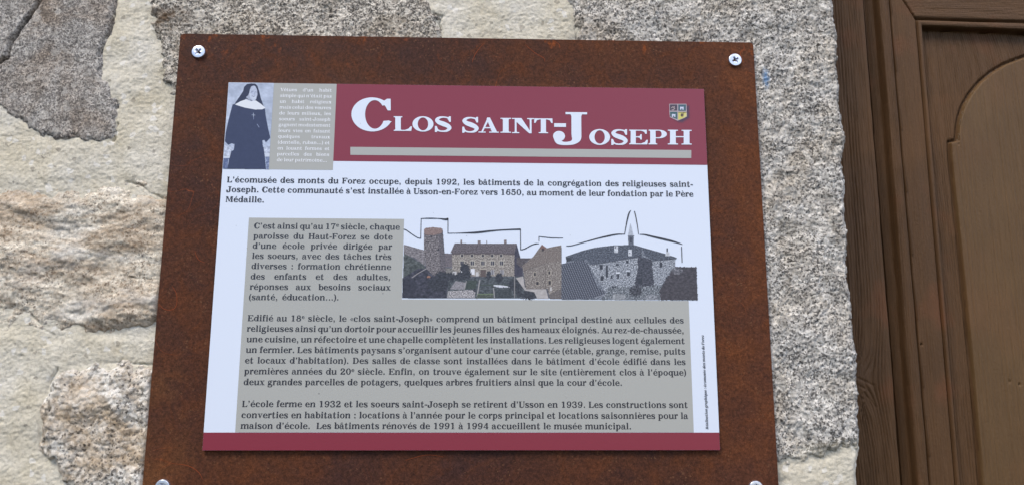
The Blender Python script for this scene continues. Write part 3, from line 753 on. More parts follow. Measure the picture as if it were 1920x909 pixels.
        s.poly((55, 0), (60, 90), (200, 140), (400, 110), (560, 190), (610, 190), (590, 0))
    elif c == '3':
        s.stroke([(110, 540, T * 2), (190, 635, T * 1.5), (330, 655, T * 1.4), (470, 600, S * .8), (480, 500, S * .9), (400, 400, S * .6), (270, 365, T * 1.2)])
        s.stroke([(270, 370, T * 1.2), (430, 340, S * .65), (525, 200, S), (470, 70, S * .8), (310, 22, T * 1.4), (160, 45, T * 1.5), (90, 140, T * 2)]); s.dot(125, 530, S * .5); s.dot(115, 155, S * .5)
    elif c == '4':
        s.stem(370, 0, CP, 'lr', '', S=S); s.rect(35, 160, 620, 160 + F * 1.1); s.poly((35, 160), (110, 160), (430, 600), (400, CP), (370, CP))
    elif c == '5':
        s.rect(120, 560, 540, CP); s.rect(110, 330, 160, CP)
        s.stroke([(120, 350, T), (220, 425, T * 1.4), (360, 430, S * .6), (490, 350, S * .9), (525, 210, S), (460, 70, S * .8), (310, 22, T * 1.4), (160, 45, T * 1.4), (90, 140, T * 2)]); s.dot(118, 158, S * .52)
    elif c in '69':
        P = Pen(S, T, F, K)
        P.ring(330, 218, 280, 228, S, T * 1.1)
        P.stroke([(330 - 280 + S / 2, 230, S), (90 + S / 2, 430, S * .95), (230, 600, S * .6), (390, 655, T * 1.3), (520, 600, T * 1.5)]); P.dot(500, 575, S * .5)
        s.p = [[(660 - a, 681 - b) for a, b in q] if c == '9' else q for q in P.p]
    elif c == '7':
        s.rect(70, CP - 105, 610, CP); s.poly((70, CP), (60, 450), (110, 450), (150, CP - 90)); s.poly((470, CP - 60), (610, CP), (430, 320), (390, 0), (230, 0), (300, 300))
    elif c == '8': s.ring(330, 505, 235, 186, S * .9, T * 1.2); s.ring(330, 190, 290, 202, S, T * 1.2)
    elif c == ',': s.dot(170, 70, 82); s.poly((252, 70), (225, -60), (120, -160), (95, -130), (165, -40), (180, 20))
    elif c == '.': s.dot(170, 70, 84)
    elif c == '…': [s.dot(x_, 70, 80) for x_ in (165, 500, 835)]
    elif c == ':': s.dot(170, 70, 84); s.dot(170, 420, 84)
    elif c == '-': s.rect(35, 200, 325, 200 + S * .72)
    elif c == '’': s.dot(160, 620, 78); s.poly((238, 620), (215, 500), (115, 410), (90, 440), (155, 520), (170, 580))
    elif c == '(': s.stroke([(275, 720, T), (150, 560, S * .75), (105, 290, S * .95), (150, 20, S * .75), (275, -140, T)])
    elif c == ')': s.stroke([(45, 720, T), (170, 560, S * .75), (215, 290, S * .95), (170, 20, S * .75), (45, -140, T)])
    elif c in '«»':
        P = []
        for x_ in (40, 190): P += [[(x_, 250), (x_ + 150, 430), (x_ + 190, 400), (x_ + 85, 250)], [(x_, 250), (x_ + 85, 250), (x_ + 190, 100), (x_ + 150, 70)]]
        s.p = [[(400 - a, b) for a, b in q] for q in P] if c == '»' else P
    if ch in ACC:
        k = ACC[ch][1]; m_ = 300 if base == 'e' else (270 if base == 'a' else 360); yo = 180 if base == 'E' else 0
        if k == 1: s.poly((m_ - 60, 560 + yo), (m_ - 10, 555 + yo), (m_ + 150, 700 + yo), (m_ + 60, 740 + yo))
        if k == 2: s.poly((m_ + 60, 575 + yo), (m_ + 10, 565 + yo), (m_ - 150, 700 + yo), (m_ - 60, 740 + yo))
        if k == 3: s.poly((m_ - 150, 560), (m_ - 95, 560), (m_ + 10, 650), (m_ + 30, 710), (m_ - 30, 710)); s.poly((m_ + 150, 560), (m_ + 95, 560), (m_ - 10, 650), (m_ - 30, 710), (m_ + 30, 710))
    return s.p
_cache = {}
WEIGHTS = {'demi': (160, 62, 58, 178), 'light': (112, 52, 52, 120), 'title': (140, 52, 46, 184)}
def concave(q):
    s_ = [(q[(i + 1) % 4][0] - q[i][0]) * (q[(i + 2) % 4][1] - q[(i + 1) % 4][1]) - (q[(i + 1) % 4][1] - q[i][1]) * (q[(i + 2) % 4][0] - q[(i + 1) % 4][0]) for i in range(4)]
    return sum(v > 0 for v in s_) in (1, 3)
def tess(q):
    return [[q[i] for i in t] for t in tessellate_polygon([[Vector((x_, y_, 0)) for x_, y_ in q]])]
def union(polys):
    co, faces = [], []
    tris = []
    for q in polys:
        if len(q) <= 4: tris += [[q[0], q[i], q[i + 1]] for i in range(1, len(q) - 1)] if len(q) == 3 or not concave(q) else tess(q)
        else: tris += tess(q)
    for q in tris:
        a = sum(q[i][0] * q[(i + 1) % len(q)][1] - q[(i + 1) % len(q)][0] * q[i][1] for i in range(len(q)))
        if abs(a) < 1: continue
        if a < 0: q = q[::-1]
        b = len(co); co += [Vector((x_, y_)) for x_, y_ in q]; faces.append(list(range(b, b + len(q))))
    r = delaunay_2d_cdt(co, [], faces, 0, 0.02)
    V = np.array([tuple(v) for v in r[0]]); Fa = [tuple(f) for f, og in zip(r[2], r[5]) if og]
    return V, np.array(Fa, np.int64)
def glyph(ch, wt):
    k = (ch, wt)
    if k not in _cache: _cache[k] = union(draw(ch, Pen(*WEIGHTS[wt]))) if ch != ' ' else None
    return _cache[k]
class Ink:
    """collects flat printed shapes on a plane y = const, as one mesh"""
    def __init__(s): s.V, s.F, s.n = [], [], 0
    def add(s, V, F): s.V.append(V); s.F.append(F + s.n); s.n += len(V)
    def glyph(s, ch, wt, o, ux, uz, em, hs=1.0, slant=0.0):
        g = glyph(ch, wt)
        if g is None: return
        x_ = (g[0][:, 0] * hs + slant * g[0][:, 1]) * em / 1000; y_ = g[0][:, 1] * em / 1000
        s.add(np.stack([o[0] + ux[0] * x_ + uz[0] * y_, o[1] + ux[1] * x_ + uz[1] * y_], 1), g[1])
    def line(s, text, P0, P1, em, wt='demi', hs=1.0, slant=0.0, up=1.0):
        """set text from P0 to P1; the difference goes into the word spaces"""
        P0, P1 = np.array(P0), np.array(P1); L = np.linalg.norm(P1 - P0); ux = (P1 - P0) / L; uz = np.array([-ux[1], ux[0]])
        items = []; k = 0
        while k < len(text):
            if text[k] == '^': items.append((text[k + 1], 0.62, 300)); k += 2
            else: items.append((text[k], 1.0, 0)); k += 1
        adv = lambda ch: ADV[ACC[ch][0] if ch in ACC else ch]
        nsp = sum(1 for i in items if i[0] == ' ')
        wid = sum(adv(c) * q for c, q, _ in items if c != ' ') * em / 1000 - 0.045 * em
        nat = (wid * hs + nsp * 0.34 * em)
        sp = (L - wid * hs) / nsp / em * 1000 if nsp else 0
        if nsp and sp < 190: sp = 190; hs = (L - nsp * sp * em / 1000) / wid
        if nsp == 0: hs = L / wid
        s.log = (round(L / nat, 3), round(sp), round(hs, 3))
        x_ = -20 * em / 1000 * hs
        for c, q, r_ in items:
            if c == ' ': x_ += sp * em / 1000; continue
            s.glyph(c, wt, P0 + ux * x_ + uz * r_ * em / 1000, ux, uz * up, em * q, hs, slant)
            x_ += adv(c) * q * hs * em / 1000
    def fit(s, ch, wt, quad):
        """a glyph stretched to a measured box: quad = bottom left, bottom right, top left in the plane; its drawing fills it exactly"""
        g = glyph(ch, wt); lo, hi = g[0].min(0), g[0].max(0)
        if ch in 'LIHTPE': lo[1] = 0
        t = (g[0] - lo) / (hi - lo); a, b, c_ = map(np.array, quad)
        s.add(a + t[:, :1] * (b - a) + t[:, 1:] * (c_ - a), g[1])
    def stroke(s, nodes, sub=6):
        p = Pen(1, 1, 1, 1); p.stroke([(a * 1e5, b * 1e5, w_ * 1e5) for a, b, w_ in nodes], sub)
        V, F = union(p.p); s.add(V / 1e5, F)
    def poly(s, P):
        V, F = union([[(a * 1e5, b * 1e5) for a, b in P]]); s.add(V / 1e5, F)
    def build(s, name, y, mat, parent, label=None):
        V = np.concatenate(s.V); F = np.concatenate(s.F)
        V3 = np.stack([V[:, 0], np.full(len(V), y), V[:, 1]], 1)
        # faces must look towards -y
        a, b, c_ = V[F[:, 0]], V[F[:, 1]], V[F[:, 2]]
        cr = (b[:, 0] - a[:, 0]) * (c_[:, 1] - a[:, 1]) - (b[:, 1] - a[:, 1]) * (c_[:, 0] - a[:, 0])
        F = np.where((cr < 0)[:, None], F[:, ::-1], F)
        return mesh_obj(name, V3, F, mat, parent, label)
# ================================================================== the sign
sign = root('wall_sign', 'rusty steel sign with a printed white, grey and wine red panel, held by screws', 'sign', (0.0, 0.006, float(PL['z0'])))
SL = np.array(sign.location)
YP = 0.003                                  # front of the steel plate; the panel's front is y = 0
# ---- rusted steel plate: rounded corners, worn edge
def plate():
    m = Mat('rusted_steel', 0.7, 0.16)
    n1 = m.noise(9, 7, 0.62, co=m.co(loc=(3, 0, 8))); n2 = m.noise(45, 6, 0.7, dist=0.8); n3 = m.noise(420, 4, 0.7)
    c = m.ramp(n1, [(0.30, srgb(60, 39, 36)), (0.46, srgb(68, 41, 32)), (0.60, srgb(76, 45, 31)), (0.78, srgb(90, 52, 30))])
    c = m.mix(m.math('MULTIPLY', m.ramp(n2, [(0.48, 0.0), (0.66, 1.0)]), 0.34), c, srgb(104, 58, 30))
    c = m.mix(m.math('MULTIPLY', m.ramp(n2, [(0.28, 1.0), (0.44, 0.0)]), 0.55), c, srgb(48, 30, 30))
    X_, Y_, Z_ = m.xyz()
    wx = m.math('ADD', X_, m.math('MULTIPLY', m.math('SUBTRACT', m.noise(22, 4), 0.5), 0.10))
    er = m.math('MULTIPLY', m.ramp(wx, [(0.0, 0.0), (1.0, 1.0)]), 1.0)
    er = m.math('MULTIPLY', m.math('MULTIPLY', m.math('SUBTRACT', wx, 0.165), 14.0, True), m.ramp(m.noise(30, 5, 0.65), [(0.3, 0.25), (0.7, 1.0)]))
    c = m.mix(m.math('MULTIPLY', er, 0.65), c, srgb(108, 62, 33))
    wz = m.math('ADD', Z_, m.math('MULTIPLY', m.math('SUBTRACT', m.noise(26, 4, co=m.co(loc=(1, 1, 1))), 0.5), 0.06))
    el = m.math('MULTIPLY', m.math('MULTIPLY', m.math('SUBTRACT', -0.218, wx), 30.0, True), m.math('MULTIPLY', m.math('SUBTRACT', 0.16, wz), 14.0, True))
    c = m.mix(m.math('MULTIPLY', el, 0.6), c, srgb(110, 70, 38))
    # orange blooms just under the top edge and below the panel
    bl = m.math('MULTIPLY', m.ramp(m.noise(110, 4, 0.6, co=m.co(scale=(1, 1, 0.6))), [(0.60, 0.0), (0.70, 1.0)]), m.math('MULTIPLY', m.math('SUBTRACT', wz, 0.355), 30.0, True))
    c = m.mix(m.math('MULTIPLY', bl, 0.7), c, srgb(140, 70, 26))
    # worm-like scratches
    q = m.noise(17, 2, 0.4, co=m.co(loc=(7, 3, 1)), dist=1.2)
    ln = m.ramp(q, [(0.4955, 0.0), (0.5, 1.0), (0.5045, 0.0)])
    ln = m.math('MULTIPLY', ln, m.ramp(m.noise(14, 2, 0.5, co=m.co(loc=(2, 9, 4))), [(0.55, 0.0), (0.66, 1.0)]))
    c = m.mix(m.math('MULTIPLY', ln, 0.45), c, srgb(150, 74, 38))
    fine = m.math('MULTIPLY', m.ramp(n3, [(0.3, 0.58), (0.7, 1.42)]), m.ramp(m.noise(1100, 2, 0.6), [(0.3, 0.75), (0.7, 1.25)])); c = m.mix(1.0, c, fine, 'MULTIPLY')
    wv_ = m.xyz(m.vor(900, m.co(loc=(0, 2, 0))))[0]
    spk = m.math('MULTIPLY', m.ramp(wv_, [(0.93, 0.0), (0.95, 1.0)]), m.ramp(m.noise(60, 3, 0.6, co=m.co(loc=(4, 4, 4))), [(0.45, 0.0), (0.7, 0.75)]))
    c = m.mix(m.math('MULTIPLY', spk, 0.6), c, srgb(128, 92, 66))
    m_ = m.out(c, m.bump(m.math('ADD', n3, m.math('MULTIPLY', m.noise(1500, 3), 0.6)), 0.55, 0.0004), m.ramp(n2, [(0.3, 0.62), (0.7, 0.8)]))
    pr = 0.0035; co = []
    for cx, cz, a0 in ((PL['x1'] - pr, PL['z1'] - pr, 0), (PL['x0'] + pr, PL['z1'] - pr, 90), (PL['x0'] + pr, PL['z0'] + pr, 180), (PL['x1'] - pr, PL['z0'] + pr, 270)):
        co += [ell(cx, cz, pr, pr, a0 + 90 * k / 6) for k in range(7)]
    n = len(co)
    V = [(x_, YP, z_) for x_, z_ in co] + [(x_, 0.0062, z_) for x_, z_ in co]
    F = [list(range(n)), list(range(2 * n - 1, n - 1, -1))] + [[i + n, (i + 1) % n + n, (i + 1) % n, i] for i in range(n)]
    o = mesh_obj('backing_plate', V, F, m_, sign, 'rust brown steel plate with orange blooms')
    b = o.modifiers.new('bevel', 'BEVEL'); b.width = 0.0005; b.segments = 2; b.limit_method = 'ANGLE'
    return o
plate()
def scratches():
    k = Ink()
    for L_ in ([(885, 118), (889, 107), (895, 96), (908, 81)], [(985, 84), (1002, 99), (1019, 109), (1021, 116)], [(323, 536), (331, 551), (331, 571), (323, 580), (308, 579), (298, 569)],
               [(1040, 78), (1048, 84), (1050, 92)], [(365, 470), (372, 486), (384, 492)], [(760, 862), (800, 852), (832, 856)], [(322, 868), (352, 872), (372, 884), (380, 898)]):
        P = pts(L_, YP); k.stroke([(p[0], p[1], 0.00022 + 0.00022 * (0 < i < len(P) - 1)) for i, p in enumerate(P)])
    ms = Mat('fresh_rust', 0.75, 0.15)
    k.build('rust_scratches', YP - 0.00008, ms.out(srgb(128, 62, 34)), sign, 'thin orange scratches in the rust')['kind'] = 'stuff'
scratches()
# ---- the printed panel
def printed(name, col, rough=0.32, tex=True):
    m = Mat(name, rough, 0.55)
    return m.out(srgb(*col) if len(col) == 3 else col)
WHITE = printed('white_print', (212, 222, 240)); GREY = printed('grey_print', (166, 168, 166)); RED = printed('wine_print', (127, 40, 60))
INK = printed('dark_ink', (40, 42, 54)); TITLE = printed('title_white', (214, 224, 242)); PALE = printed('pale_ink', (236, 240, 248))
W2, H2 = 0.2, 0.1485
panel = box('info_panel', -W2, W2, 0.0, 0.0029, -H2, H2, WHITE, sign, 'white printed information panel', bev=0.0)
def band(name, quad, mat, label=None, y=-0.00010):
    k = Ink(); k.poly(quad); return k.build(name, y, mat, panel, label)
e_ = 0.00005
def zr(px, py): return float(at(px, py)[1])
def xr(px, py): return float(at(px, py)[0])
zh = (zr(627, 303) + zr(1326, 309)) / 2               # bottom of the header
xg0 = (xr(630, 160) + xr(626, 303)) / 2               # right edge of the small grey box
zg = (zr(625, 319) + zr(504, 318)) / 2
xp = (xr(512, 158) + xr(504, 318)) / 2                # nun's photograph | grey box
rect = lambda x0, z0, x1, z1: [(x0, z0), (x1, z0), (x1, z1), (x0, z1)]
band('header_band', rect(xg0, zh, W2 - e_, H2 - e_), RED, 'wine red header band')
band('caption_box', rect(xp, zg, xg0, H2 - e_), GREY, 'small grey box with white lettering')
zb2 = (zr(380, 809) + zr(1348, 811)) / 2
band('footer_band', rect(-W2 + e_, -H2 + e_, W2 - e_, zb2), RED, 'wine red strip along the bottom')
xa0 = (xr(467, 408) + xr(441, 808)) / 2; za1 = (zr(467, 408) + zr(757, 411)) / 2; xa1 = (xr(757, 411) + xr(754, 559)) / 2
zb1 = (zr(754, 560) + zr(1290, 564)) / 2; xb1 = (xr(1290, 564) + xr(1302, 811)) / 2
band('text_ground', [(xa0, zb2 + 0.0002), (xb1, zb2 + 0.0002), (xb1, zb1), (xa1, zb1), (xa1, za1), (xa0, za1)], GREY, 'grey ground behind the long text')
band('header_rule', pts([(657, 291), (1296, 297), (1296, 282), (657, 276)]), GREY, 'grey rule under the title', y=-0.0002)

EM = 0.00695
def block(name, lines, wt, em, mat, label, y=-0.0002, hs=0.955, **kw):
    k = Ink()
    for t, a, b, c_, d in lines:
        P = pts([(a, b), (c_, d)]); k.line(t, P[0], P[1], em, wt, hs, **kw); print('LINE', t[:18], k.log)
    k.build(name, y, mat, panel, label)
block('lettering', [
    ('L’écomusée des monts du Forez occupe, depuis 1992, les bâtiments de la congrégation des religieuses saint-', 425.5, 342.2, 1299.3, 350.8),
    ('Joseph. Cette communauté s’est installée à Usson-en-Forez vers 1650, au moment de leur fondation par le Père', 424.1, 360.4, 1300, 369.2),
    ('Médaille.', 422.8, 379.0, 495.6, 379.9)], 'demi', EM, INK, 'introductory paragraph in dark serif letters on white')
block('lettering', [
    ('C’est ainsi qu’au 17^e siècle, chaque', 476, 428.7, 749.5, 430.9),
    ('paroisse du Haut-Forez se dote', 475, 447.5, 735.9, 449.3),
    ('d’une école privée dirigée par', 473.5, 465.9, 734.8, 467.9),
    ('les soeurs, avec des tâches très', 472.4, 484.7, 733.8, 486.6),
    ('diverses : formation chrétienne', 471.2, 503.8, 733.2, 505.4),
    ('des enfants et des adultes,', 469.7, 523.2, 732.2, 524.6),
    ('réponses aux besoins sociaux', 468.3, 542.5, 732.1, 543.9),
    ('(santé, éducation…).', 466.6, 561.8, 635.5, 562.6)], 'demi', EM, INK, 'narrow paragraph beginning with the 17th century')
block('lettering', [
    ('Edifié au 18^e siècle, le «clos saint-Joseph» comprend un bâtiment principal destiné aux cellules des', 464.4, 601.3, 1281.9, 605.6),
    ('religieuses ainsi qu’un dortoir pour accueillir les jeunes filles des hameaux éloignés. Au rez-de-chaussée,', 462.8, 620.9, 1282.7, 624.6),
    ('une cuisine, un réfectoire et une chapelle complètent les installations. Les religieuses logent également', 462.3, 640.7, 1283.9, 644.2),
    ('un fermier. Les bâtiments paysans s’organisent autour d’une cour carrée (étable, grange, remise, puits', 461.1, 660.6, 1284.9, 663.8),
    ('et locaux d’habitation). Des salles de classe sont installées dans le bâtiment d’école édifié dans les', 459, 680.4, 1285.5, 683.4),
    ('premières années du 20^e siècle. Enfin, on trouve également sur le site (entièrement clos à l’époque)', 457.8, 700.8, 1286.5, 703.2),
    ('deux grandes parcelles de potagers, quelques arbres fruitiers ainsi que la cour d’école.', 456.5, 721.0, 1167, 722.4)], 'demi', EM, INK, 'wide paragraph about the buildings')
block('lettering', [
    ('L’école ferme en 1932 et les soeurs saint-Joseph se retirent d’Usson en 1939. Les constructions sont', 453.8, 762.0, 1289.6, 763.9),
    ('converties en habitation : locations à l’année pour le corps principal et locations saisonnières pour la', 452.3, 782.8, 1290.1, 784.4),
    ('maison d’école.  Les bâtiments rénovés de 1991 à 1994 accueillent le musée municipal.', 451, 803.0, 1184, 803.9)], 'demi', EM, INK, 'last paragraph above the red strip')
sm = ['Vêtues d’un habit', 'simple qui n’était pas', 'un habit religieux', 'mais celui des veuves', 'de leurs milieux, les', 'soeurs saint-Joseph', 'gagnent modestement',
      'leurs vies en faisant', 'quelques travaux', '(dentelle, ruban…) et', 'en louant fermes et', 'parcelles des biens', 'de leur patrimoine…']
rows = []
for i, t in enumerate(sm):
    f = i / 11
    rows.append((t, 526 + (519.7 - 526) * f, 171.6 + (292 - 171.6) * f, 622.2 + (617.3 - 622.2) * f if i < 12 else 613.5, 172.9 + (293.2 - 172.9) * f))
block('lettering', rows, 'light', 0.0041, PALE, 'small pale caption lettering on the grey box')
block('lettering', [('Réalisation graphique : écomusée des monts du Forez', 1328.2, 804, 1319.6, 628)], 'demi', 0.0031, INK, 'tiny slanted credit line running up the right margin', slant=0.25)
# title
k = Ink()
def tg(ch, x0, x1, top, base, slope=0.0):
    """box in photograph pixels, laid on the panel plane"""
    a, b, c_ = pts([(x0, base), (x1, base + slope), (x0, top)]); k.fit(ch, 'title', (a, b, c_))
tg('C', 659, 735, 183.2, 247, 0.4)
for ch, a, b, t_, bs in (('L', 738.3, 772.6, 218.7, 246.1), ('O', 773.4, 812.9, 218.6, 247.4), ('S', 815.5, 846.5, 218.6, 248.3),
                         ('S', 866.8, 897.6, 219.8, 249.7), ('A', 897.2, 935.4, 221, 249.3), ('I', 938.4, 958.2, 221.8, 249.6), ('N', 960, 1001.6, 222, 250.4),
                         ('T', 1001.4, 1036.3, 222.6, 250.4), ('-', 1039, 1061.2, 231.8, 238.7),
                         ('J', 1036.8, 1101.2, 210.7, 272.6), ('O', 1104.8, 1143.8, 242.6, 272.3), ('S', 1146, 1176.8, 242.8, 272.6), ('E', 1179.6, 1214.8, 243.9, 271.3),
                         ('P', 1216, 1250.4, 243.9, 271.4), ('H', 1252, 1296.8, 244, 271.5)):
    tg(ch, a, b, t_, bs, (b - a) * 0.008)
k.build('title', -0.0003, TITLE, panel, 'large white title lettering on the red band')

# ---- printed pictures: colours set point by point on the flat print
class Canvas:
    def __init__(s, x0, y0, x1, y1, step):
        s.x = np.arange(x0, x1 + step / 2, step); s.y = np.arange(y0, y1 + step / 2, step)
        s.X, s.Y = np.meshgrid(s.x, s.y); s.c = np.zeros(s.X.shape + (3,)); s.a = np.zeros(s.X.shape, bool)
    def reg(s, P, jit=0.0, js=3.0):
        P = np.array(P, float)
        X_ = s.X + jit * perlin(s.X / js, s.Y / js, 101); Y_ = s.Y + jit * perlin(s.X / js, s.Y / js, 102)
        return inpoly(X_, Y_, P)
    def put(s, M, col, noise=0, sc_=2.0, seed=0, alpha=1.0):
        col = np.array(col, float)
        n = (1.5 * noise * fbm(s.X / sc_ / 1.9, s.Y / sc_ / 1.4, 4, 110 + seed, 0.72))[..., None] if noise else 0.0
        v = np.clip(col + n, 0, 255)
        al = (np.asarray(M, float) * alpha)[..., None]
        s.c = s.c * (1 - al) + v * al; s.a |= np.asarray(M, float) > 0
    def poly(s, P, col, noise=0, sc_=2.0, seed=0, alpha=1.0, jit=0.0): s.put(s.reg(P, jit), col, noise, sc_, seed, alpha)
    def box(s, x0, y0, x1, y1, col, **k): s.put((s.X >= x0) & (s.X <= x1) & (s.Y >= y0) & (s.Y <= y1), col, **k)
    def disc(s, x0, y0, rx, ry, col, noise=0, jit=0.35, sc_=2.5, seed=0, alpha=1.0):
        r_ = np.hypot((s.X - x0) / rx, (s.Y - y0) / ry) + jit * fbm(s.X / sc_, s.Y / sc_, 2, 120 + seed)
        s.put(r_ < 1, col, noise, sc_, seed, alpha)
    def line(s, P, w_, col, alpha=1.0): s.put(np.clip((w_ / 2 + 0.3 - sdf(s.X, s.Y, np.array(P, float), False)) / 0.6, 0, 1), col, alpha=alpha)
    def build(s, name, y, label, gain=1.0, clip=True):
        x_, z_ = at(s.X, s.Y, y)
        v = s.c / 255.0; lin = np.where(v <= 0.04045, v / 12.92, ((v + 0.055) / 1.055) ** 2.4) * gain
        mk_ = s.a[:-1, :-1] & s.a[1:, 1:] & s.a[:-1, 1:] & s.a[1:, :-1]
        mk_ = mk_[::-1]; f = lambda a: a[::-1]
        if clip: x_ = np.clip(x_, -W2 + 0.0003, W2 - 0.0003); z_ = np.clip(z_, -H2 + 0.0003, H2 - 0.0003)
        return grid_obj(name, f(x_), np.full(x_.shape, y), f(z_), mk_, PRINT, panel, label=label, smooth=False, cols=np.maximum(f(lin), 0))
mp = Mat('picture_print', 0.32, 0.55); att = mp.n('ShaderNodeAttribute'); att.attribute_name = 'print'; PRINT = mp.out(att.outputs['Color'])
GAIN = 0.9

# the nun's photograph
q = Canvas(414, 153, 514, 320, 0.4)
q.put(np.ones(q.X.shape), (178, 190, 214), 14, 18, 1); q.put(q.Y > 225, (168, 182, 210), 20, 6, 2, 0.5)
q.poly([(415, 155), (428, 155), (422, 260), (414, 262)], (170, 182, 208), 14, 6, alpha=0.6)
cx_ = lambda X_, Y_: (415 + X_ / 5.19, 150 + Y_ / 5.19)
PP = lambda L_: [cx_(*p) for p in L_]
q.poly(PP([(0, 640), (130, 640), (120, 760), (0, 770)]), (186, 196, 218), 26, 4, 3)       # balustrade
q.poly(PP([(400, 640), (520, 650), (520, 760), (420, 750)]), (186, 196, 218), 26, 4, 4)
q.line(PP([(20, 690), (95, 700)]), 0.7, (110, 124, 160), 0.6); q.line(PP([(425, 650), (470, 655)]), 0.7, (110, 124, 160), 0.6)
q.poly(PP([(0, 755), (90, 755), (70, 880), (0, 880)]), (92, 106, 146), 14, 3, 5); q.poly(PP([(430, 752), (520, 752), (520, 880), (440, 880)]), (120, 134, 170), 30, 3, 6)
q.poly(PP([(18, 742), (88, 742), (88, 762), (18, 762)]), (204, 214, 232)); q.poly(PP([(425, 715), (500, 718), (500, 748), (428, 745)]), (206, 216, 234))
q.line(PP([(70, 775), (62, 868)]), 0.9, (190, 200, 224))
NV = (50, 59, 92)
q.poly(PP([(128, 235), (180, 160), (212, 110), (222, 70), (250, 42), (290, 36), (330, 38), (352, 60), (368, 110), (385, 180), (412, 258), (330, 225), (280, 200), (240, 185), (180, 235)]), (40, 47, 76), 3, 4)
q.poly(PP([(110, 240), (135, 236), (250, 268), (425, 280), (432, 350), (455, 470), (477, 565), (436, 608), (402, 588), (412, 660), (425, 760), (436, 880), (55, 880), (75, 780), (98, 690), (125, 628), (100, 618), (68, 634), (34, 600), (42, 520), (70, 390), (96, 290)]), NV, 2, 6)
q.disc(*cx_(312, 132), 7.4, 14.4, (186, 196, 220), 6, 0.05); 
q.poly(PP([(262, 190), (240, 170), (262, 150), (280, 110), (292, 160), (285, 200)]), (200, 210, 230), alpha=0.8)
q.disc(*cx_(318, 172), 4.6, 4.4, (200, 210, 230), 4, 0.1)
q.line(PP([(292, 115), (312, 112)]), 0.9, (104, 116, 150)); q.line(PP([(328, 118), (342, 122)]), 0.9, (104, 116, 150))
q.line(PP([(322, 122), (326, 142), (318, 146)]), 0.7, (140, 152, 182)); q.line(PP([(300, 158), (315, 163), (328, 157)]), 1.0, (96, 104, 140))
q.line(PP([(284, 128), (300, 124)]), 1.0, (130, 142, 174), 0.7)
q.poly(PP([(132, 240), (190, 208), (245, 190), (290, 206), (335, 202), (385, 235), (430, 274), (400, 288), (330, 290), (230, 272), (170, 254)]), (226, 232, 243))
q.line(PP([(245, 192), (275, 206), (300, 208)]), 0.7, (170, 184, 214), 0.8)
q.line(PP([(312, 324), (313, 360)]), 0.9, (190, 200, 222)); q.line(PP([(297, 342), (328, 344)]), 0.8, (190, 200, 222)); q.line(PP([(314, 364), (314, 384)]), 0.8, (150, 162, 196))
q.line(PP([(348, 432), (368, 462)]), 0.9, (160, 172, 204))
q.poly(PP([(100, 622), (128, 626), (122, 680), (105, 692), (92, 672)]), (180, 192, 218), 12, 2); q.poly(PP([(400, 590), (418, 586), (432, 610), (420, 668), (405, 650)]), (184, 196, 220), 12, 2)
xx, zz = at(q.X, q.Y); q.a &= (xx > -W2) & (xx < xp + 0.0004) & (zz > zg) & (zz < H2)
q.build('printed_photograph', -0.00020, 'printed blue grey photograph of a nun in a dark habit and white collar', GAIN)

# the collage of the convent's buildings
q = Canvas(750, 408, 1312, 566, 0.6)
cy_ = lambda X_, Y_: (740 + X_ / 4.547, 380 + Y_ / 4.547); cz_ = lambda X_, Y_: (1020 + X_ / 4.547, 380 + Y_ / 4.547)
P1_ = lambda L_: [cy_(*p) for p in L_]; P2_ = lambda L_: [cz_(*p) for p in L_]
q.poly(P1_([(78, 355), (130, 368), (250, 402), (300, 420), (430, 428), (500, 440), (1040, 470), (1180, 470), (1240, 420), (1425, 380), (1425, 815), (66, 812)]), (86, 88, 100), 30, 4, 1)
q.poly(P1_([(78, 355), (130, 368), (250, 402), (262, 540), (170, 470), (78, 440)]), (122, 118, 124), 26, 2.0, 2)
q.poly(P1_([(76, 430), (150, 470), (250, 530), (262, 560), (70, 660)]), (74, 80, 82), 22, 4, 3)
q.poly(P1_([(70, 640), (200, 560), (300, 560), (460, 620), (460, 812), (64, 812)]), (52, 52, 68), 20, 5, 4)
q.line(P1_([(130, 650), (200, 600), (275, 558)]), 1.6, (150, 146, 150)); q.disc(*cy_(290, 630), 3.5, 2.0, (150, 112, 96))
q.poly(P1_([(66, 640), (150, 640), (200, 700), (150, 812), (64, 812)]), (46, 46, 62), 12, 5, 5)
# wings between tower and house
q.poly(P1_([(425, 428), (490, 432), (492, 545), (430, 545)]), (104, 98, 106), 18, 2, 6); q.poly(P1_([(430, 555), (530, 560), (530, 625), (430, 600)]), (118, 116, 116), 20, 2, 7)
# tower with a low tiled cone
q.poly(P1_([(250, 225), (408, 220), (430, 560), (440, 610), (330, 620), (270, 560), (250, 420)]), (110, 105, 110), 42, 1.6, 8)
q.put(q.reg(P1_([(370, 230), (410, 222), (440, 610), (392, 615)])), (84, 80, 90), 30, 1.6, 9, 0.55)
q.poly(P1_([(248, 230), (262, 215), (325, 208), (400, 215), (410, 238), (400, 262), (330, 278), (258, 275)]), (136, 116, 113), 16, 1.6, 10)
q.line(P1_([(258, 276), (330, 280), (402, 262)]), 0.8, (66, 60, 68)); q.box(*cy_(305, 282), *cy_(318, 298), (44, 40, 52)); q.box(*cy_(365, 390), *cy_(378, 412), (44, 40, 52)); q.line(P1_([(265, 330), (290, 340)]), 1.2, (48, 44, 54))
